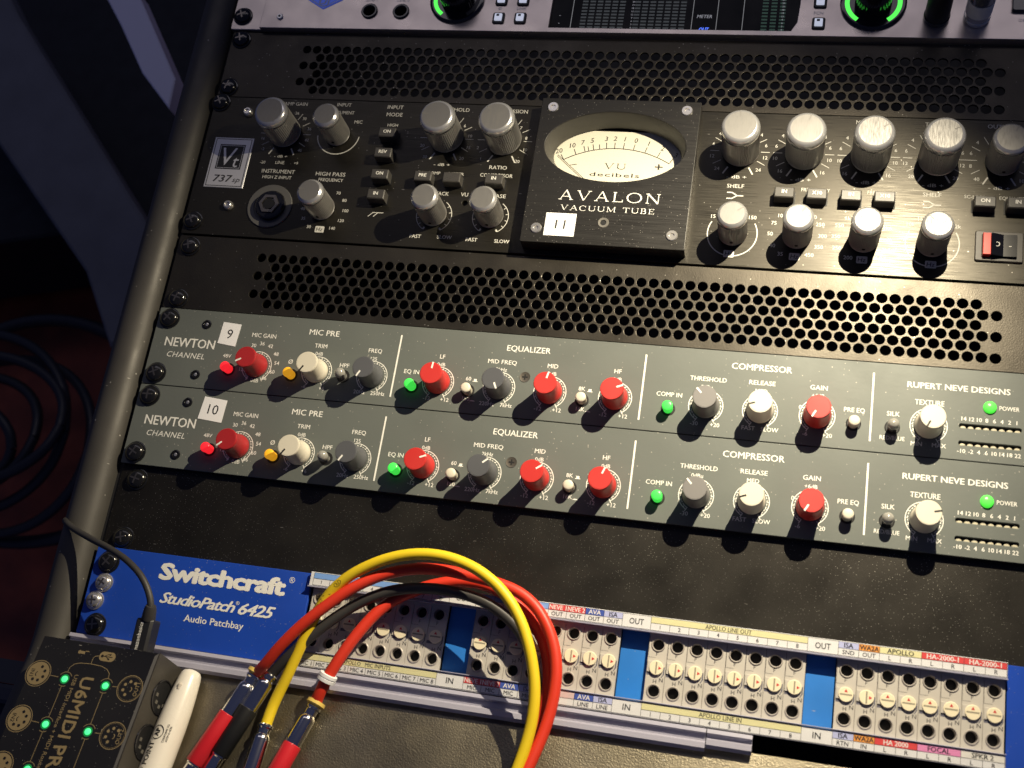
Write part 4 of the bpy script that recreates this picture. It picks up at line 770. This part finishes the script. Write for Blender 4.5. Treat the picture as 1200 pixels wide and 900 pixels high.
# MIDI box on the desk (rotated with the desk surface)
def tilted(name, label, cat):
    o = bpy.data.objects.new(name, None); o.empty_display_size = .01; COL.objects.link(o)
    o.location = V(0, V0, 0); o.rotation_euler = (-TILT, 0, 0); o['label'] = label; o['category'] = cat; WP[o.name] = (0, 0, 0); return o
def tp(name, parent, mb, m, **k): return part(name, parent, mb, m, (0, 0, 0), **k)
mx_ = tilted('midi_interface', 'black box with tan circuit print and four glowing green lights, bottom left', 'midi interface')
H = 26.0
tp('case', mx_, MB().outline(rrect(1.0, 61.0, -100, -.2, .8, 3), .2, H-2.2), m_bside)
tp('cover_plate', mx_, MB().outline(rrect(0, 61.6, -100, -.4, .5, 3), H-2.0, H, .35), m_acryl)
# sloping bright end wall seen beside the cover
mb = MB(); mb.loops([[(61.05, y, .3), (64.9, y, .3), (62.1, y, H-.1), (61.65, y, H-.1), (61.05, y, H-2.4)] for y in (-100, -.25)])
tp('side_wall', mx_, mb, m_bside, smooth=False)
mb = MB(); mb.add([(59.8, -2.2, H+.04), (61.5, -.6, H+.04), (61.5, -100, H+.04), (60.4, -100, H+.04)], [(0, 3, 2, 1)]); tp('bright_edge', mx_, mb, mat('pale_gloss_edge', (.20, .19, .17), .3, metal=.5))  # lighter colour paints the gloss along the cover's right edge
for w in (17.2, 38.4, 59.6):
    def face(y, z): t = (H-z)/H; return (62.0+2.8*t, y, z)
    d = MB(); n = 32; c0 = 12.8
    for r, dx in ((8.6, .3), (8.2, .9), (7.6, .6), (7.4, -2.5)): pass
    LP = [[(63.56+(12.8-(c0+r*math.sin(2*math.pi*i/n)))*.105+dx, -w+r*math.cos(2*math.pi*i/n), c0+r*math.sin(2*math.pi*i/n)) for i in range(n)] for r, dx in ((8.3, .02), (8.2, .5), (7.6, .55), (7.3, .05))]
    d.loops(LP, False, False); s_ = tp('din_socket', mx_, d, m_gloss)
    d = MB(); d.loops([[(63.64+(12.8-(c0+r*math.sin(2*math.pi*i/n)))*.105+dx, -w+r*math.cos(2*math.pi*i/n), c0+r*math.sin(2*math.pi*i/n)) for i in range(n)] for r, dx in ((7.4, .03), (6.0, .05))], False, True); tp('socket_face', s_, d, m_dark)
    for k in range(5):
        a = R(-90+(k-2)*45+180); y, z = -w+4.4*math.cos(a+math.pi/2)*1.0, c0+4.4*math.sin(a+math.pi/2); tp('pin_hole', s_, MB().box(63.5+(12.8-z)*.105, 63.95+(12.8-z)*.105, y-.8, y+.8, z-.8, z+.8), mat('pin_grey', (.14, .13, .11), .4), smooth=False)
    d = MB(); LP = [[(63.62+(12.8-(c0+r*math.sin(a)))*.105+dx, -w+r*math.cos(a), c0+r*math.sin(a)) for a in [R(200+i*7) for i in range(18)]] for r, dx in ((7.0, .2), (6.2, 1.4))]
    n2 = 18; vs = LP[0]+LP[1]; d.add(vs, [(i, i+1, i+1+n2, i+n2) for i in range(n2-1)]); tp('shield_ring', s_, d, m_chrome)
gz = H+.05; mb = MB()
for i, (u, w_) in enumerate(((5.0, 18.6), (5.3, 40.4), (5.6, 62))):
    tp('port_badge', mx_, MB().lathe([(5.6, 0), (5.6, .05)], 36, cx=u, cy=-w_), m_gold).location.z = gz*S
    mb.arc(6.1, 6.45, 0, 360, gz, 44, u, -w_)
    ik = MB()
    for k in range(5): a = R(180+(k-2)*48); ik.lathe([(.75, gz+.06), (.75, gz+.09)], 12, cx=u+3.4*math.sin(a-1.2), cy=-w_+3.4*math.cos(a-1.2))
    text(ik, 'IN%d' % (i+1), u-3.1, -w_, 1.9, z=gz+.09, rot=-90); ik.arc(.9, 1.3, 200, 340, gz+.09, 10, u, -w_-.3); tp('port_print', mx_, ik, m_acryl)
for i, (u, w_) in enumerate(((53.6, 18.9), (54.0, 40.9), (54.3, 62.6))):
    mb.arc(6.0, 6.35, 0, 360, gz, 44, u, -w_); mb.arc(5.5, 5.6, 0, 360, gz, 44, u, -w_); text(mb, 'OUT%d' % (i+1), u+3.4, -w_, 1.8, z=gz, rot=90, bold=.01); mb.arc(.9, 1.3, 20, 160, gz, 10, u, -w_-.3)
    for k in range(5): a = R((k-2)*48-60); mb.arc(0.02, .75, 0, 360, gz, 12, u+3.3*math.sin(a), -w_+3.3*math.cos(a))
def ln(*P):
    for a, b in zip(P[:-1], P[1:]): mb.seg(a[0], -a[1], b[0], -b[1], .3, gz+rnd.random()*.01)
leds = ((19.6, 19.3), (41.1, 19.4), (19.4, 41.0), (41.4, 41.0), (19.6, 61.6), (41.6, 62.4))
for u, w_ in leds: mb.arc(3.3, 3.6, -60, 60, gz, 16, u, -w_); mb.arc(3.3, 3.6, 150, 210, gz, 8, u, -w_)
ln((11.3, 18.6), (16, 18.8)); ln((47.6, 19), (44.7, 19.2)); ln((11.6, 40.5), (15.8, 40.7)); ln((48, 40.9), (45, 41)); ln((19.5, 23), (19.5, 37.4)); ln((41.2, 23), (41.3, 37.4)); ln((19.5, 44.6), (19.5, 58)); ln((41.4, 44.6), (41.5, 59))
ln((19.6, 15.8), (19.8, 13.5), (21.5, 11.6), (24.5, 10.7), (30, 10.4), (35.5, 10.7), (38.8, 11.8), (40.8, 13.6), (41.1, 15.9)); ln((29.6, 10.4), (29.6, 7.4), (30.4, 6.4), (32.2, 6.1))
mb.seg(20.8, -5.6, 24.4, -5.6, 1.3, gz); mb.seg(21.6, -6.4, 21.6, -4.6, .5, gz+.01); mb.seg(24.5, -4.8, 26.4, -4.8, .4, gz)
text(mb, 'U6MIDI', 31.0, -31.2, 6.0, 28.5, bold=.03, z=gz, rot=-90); text(mb, 'PRO', 31.0, -58.0, 6.0, 17.5, bold=.03, z=gz, rot=-90, shear=-.12)
text(mb, 'USB MIDI Interface + MIDI Router & Filter', 24.8, -44.5, 1.9, 56, z=gz, rot=-90)
tp('cover_print', mx_, mb, m_gold)
ub = tp('usb_badge', mx_, MB().outline(rrect(32.2, 40.6, -8.2, -3.6, 2.2), gz, gz+.05), m_gold)
ub2 = MB(); z_ = gz+.1; ub2.seg(33.6, -5.9, 39.2, -5.9, .35, z_); ub2.seg(35, -5.9, 36.6, -4.8, .3, z_+.01); ub2.seg(36.6, -4.8, 37.6, -4.8, .3, z_+.02); ub2.seg(36, -5.9, 37.2, -7, .3, z_+.015); ub2.arc(.02, .7, 0, 360, z_, 10, 33.8, -5.9); ub2.arc(.02, .45, 0, 360, z_, 8, 37.8, -4.8); ub2.quad(37, -7.4, 37.9, -6.6, z_)
tp('usb_symbol', ub, ub2, m_acryl)
for u, w_ in leds[:5]:
    l = tp('status_light', mx_, MB().lathe([(1.55, gz), (1.4, gz+.35), (.7, gz+.55), (.1, gz+.6)], 20, cx=u, cy=-w_), mat('green_status_light', (.1, .8, .25), .4, emit=(.05, 1.0, .25), estr=1.3))
    tp('light_window', l, MB().lathe([(2.3, gz-.02), (2.3, gz+.02)], 24, cx=u, cy=-w_), mat('green_window', (.01, .08, .03), .2, emit=(.02, .45, .10), estr=.35))

# white marker pen lying on the desk
pn = thing('marker_pen', 'white marker pen lying beside the black interface box', 'pen', desk_pt(70, 24, 0))
p0, p1 = dpt(71.4, .6, 7.3), dpt(68.4, 95, 7.3)
part('cap', pn, axial([(.4, 0), (2.6, .25), (4.1, .9), (4.9, 2.2), (5.4, 4.5), (6.2, 12), (6.8, 20), (7.1, 28), (7.25, 60), (7.25, 95)], p0, p1, 40), m_pen, ang=60)
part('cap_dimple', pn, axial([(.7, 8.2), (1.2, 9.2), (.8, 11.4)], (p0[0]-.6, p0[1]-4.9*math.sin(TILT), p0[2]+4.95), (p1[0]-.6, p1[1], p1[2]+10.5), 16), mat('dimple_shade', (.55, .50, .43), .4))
pf = dpt(70.2, 24, 14.8)
tx = bpy.data.objects.new('cap_print', None)
mb = MB(); a0 = Vector((p0[0], -p0[1], p0[2])); dd = (Vector((p1[0], -p1[1], p1[2]))-a0).normalized(); xx = dd.cross(Vector((0, 0, 1))).normalized(); yy = xx.cross(dd)
PS = 1
tm = MB(); text(tm, 'POINT', 41.6, 2.4, 3.0, 10.5, bold=.02); tm.arc(3.0, 3.35, 0, 360, 0, 30, 51.4, 1.6); text(tm, 'AP', 51.4, 1.6, 2.6, 3.6, bold=.02)
text(tm, 'CONFORMS TO', 51.4, -2.9, 1.0, 8.5); text(tm, 'ASTM D-4236', 51.4, -4.4, 1.0, 7.2); text(tm, '®', 34, 2.6, 1.8)
for x, y, z in tm.v:
    x2 = 84-x; a = (y+.5)/7.7; rr = 7.34 if x2 > 28 else 7.0; mb.v.append(tuple(a0+dd*x2+xx*(rr*math.sin(a))*PS+yy*rr*math.cos(a)))
mb.f = [tuple(reversed(f)) for f in tm.f]; bpy.data.objects.remove(tx)
part('cap_lettering', pn, mb, m_ink)

# ================================================================== DARK ROOM BEHIND THE RACK EDGE
def bar(name, label, cat, P, z0, z1, m, ch=2):
    t = thing(name, label, cat, (P[0][0], P[0][1], z0))
    pts = [(a, -b) for a, b in P]
    ar = sum(pts[i-1][0]*pts[i][1]-pts[i][0]*pts[i-1][1] for i in range(len(pts)))
    if ar < 0: pts.reverse()
    part('bar', t, MB().outline(pts, z0, z1, ch), m); return t
bar('steel_leg', 'wide slate blue steel leg slanting down behind the rack edge', 'stand leg', ((-498, -300), (-468, -262), (-262, -40), (-185, 45), (-260, 90), (-306, 18), (-470, -138), (-560, -210)), -375, -352, mat('slate_blue_metal', (.15, .155, .18), .6, var=.1), 3)
bar('pale_board', 'pale lavender board end catching light at the upper left', 'board', ((-215, -150), (-186, -142), (-131, -62), (-129.5, -36), (-160, -66), (-190, -108), (-212, -136)), -170, -150, mat('pale_lavender_paint', (.80, .80, .98), .5), 1)
m_cb = mat('black_cable_rubber', (.022, .024, .032), .42)
cl = thing('cable_coil', 'coil of black cable lying in the dark at the far left', 'cable', (-420, 150, -460))
for k, (cx, cy, r1, r2, z) in enumerate(((-440, 148, 92, 66, -440), (-452, 160, 74, 60, -452), (-430, 165, 104, 92, -470), (-470, 150, 120, 96, -455), (-455, 175, 60, 40, -440), (-420, 140, 150, 120, -500))):
    P = [(cx+r1*math.cos(R(a)), cy+r2*math.sin(R(a)), z+6*math.sin(R(a*2+k*50))) for a in range(0, 361, 20)]
    part('loop', cl, tube(P, 5.2 if k < 5 else 7, 12, 3, 0), m_cb)
st = thing('dark_cabinet', 'black cabinet side standing in shadow behind the rack edge', 'cabinet', (-420, -60, -620))
part('carcass', st, MB().outline([(-900, -30), (-330, 92), (-240, 250), (-300, 900), (-900, 900)][::1], -600, -470, 3), mat('near_black_laminate', (.008, .009, .013), .6))
gs = thing('grille_box', 'small box with dark woven mesh top beside the left rack edge', 'box', (-60, 380, -60))
part('mesh_top', gs, MB().box(-130, -27, -385.5, -373.2, -60, -38), mat('dark_woven_mesh', (.07, .07, .075), .5, bump=1.0, bscale=700))
part('rim', gs, MB().outline([(-130, -396), (-27, -396), (-27, -386), (-130, -386)], -60, -36, 2), mat('slate_rim', (.05, .052, .07), .45))
part('body', gs, MB().box(-130, -27, -520, -396.2, -60, -44), mat('ink_blue_plastic', (.012, .014, .03), .5))
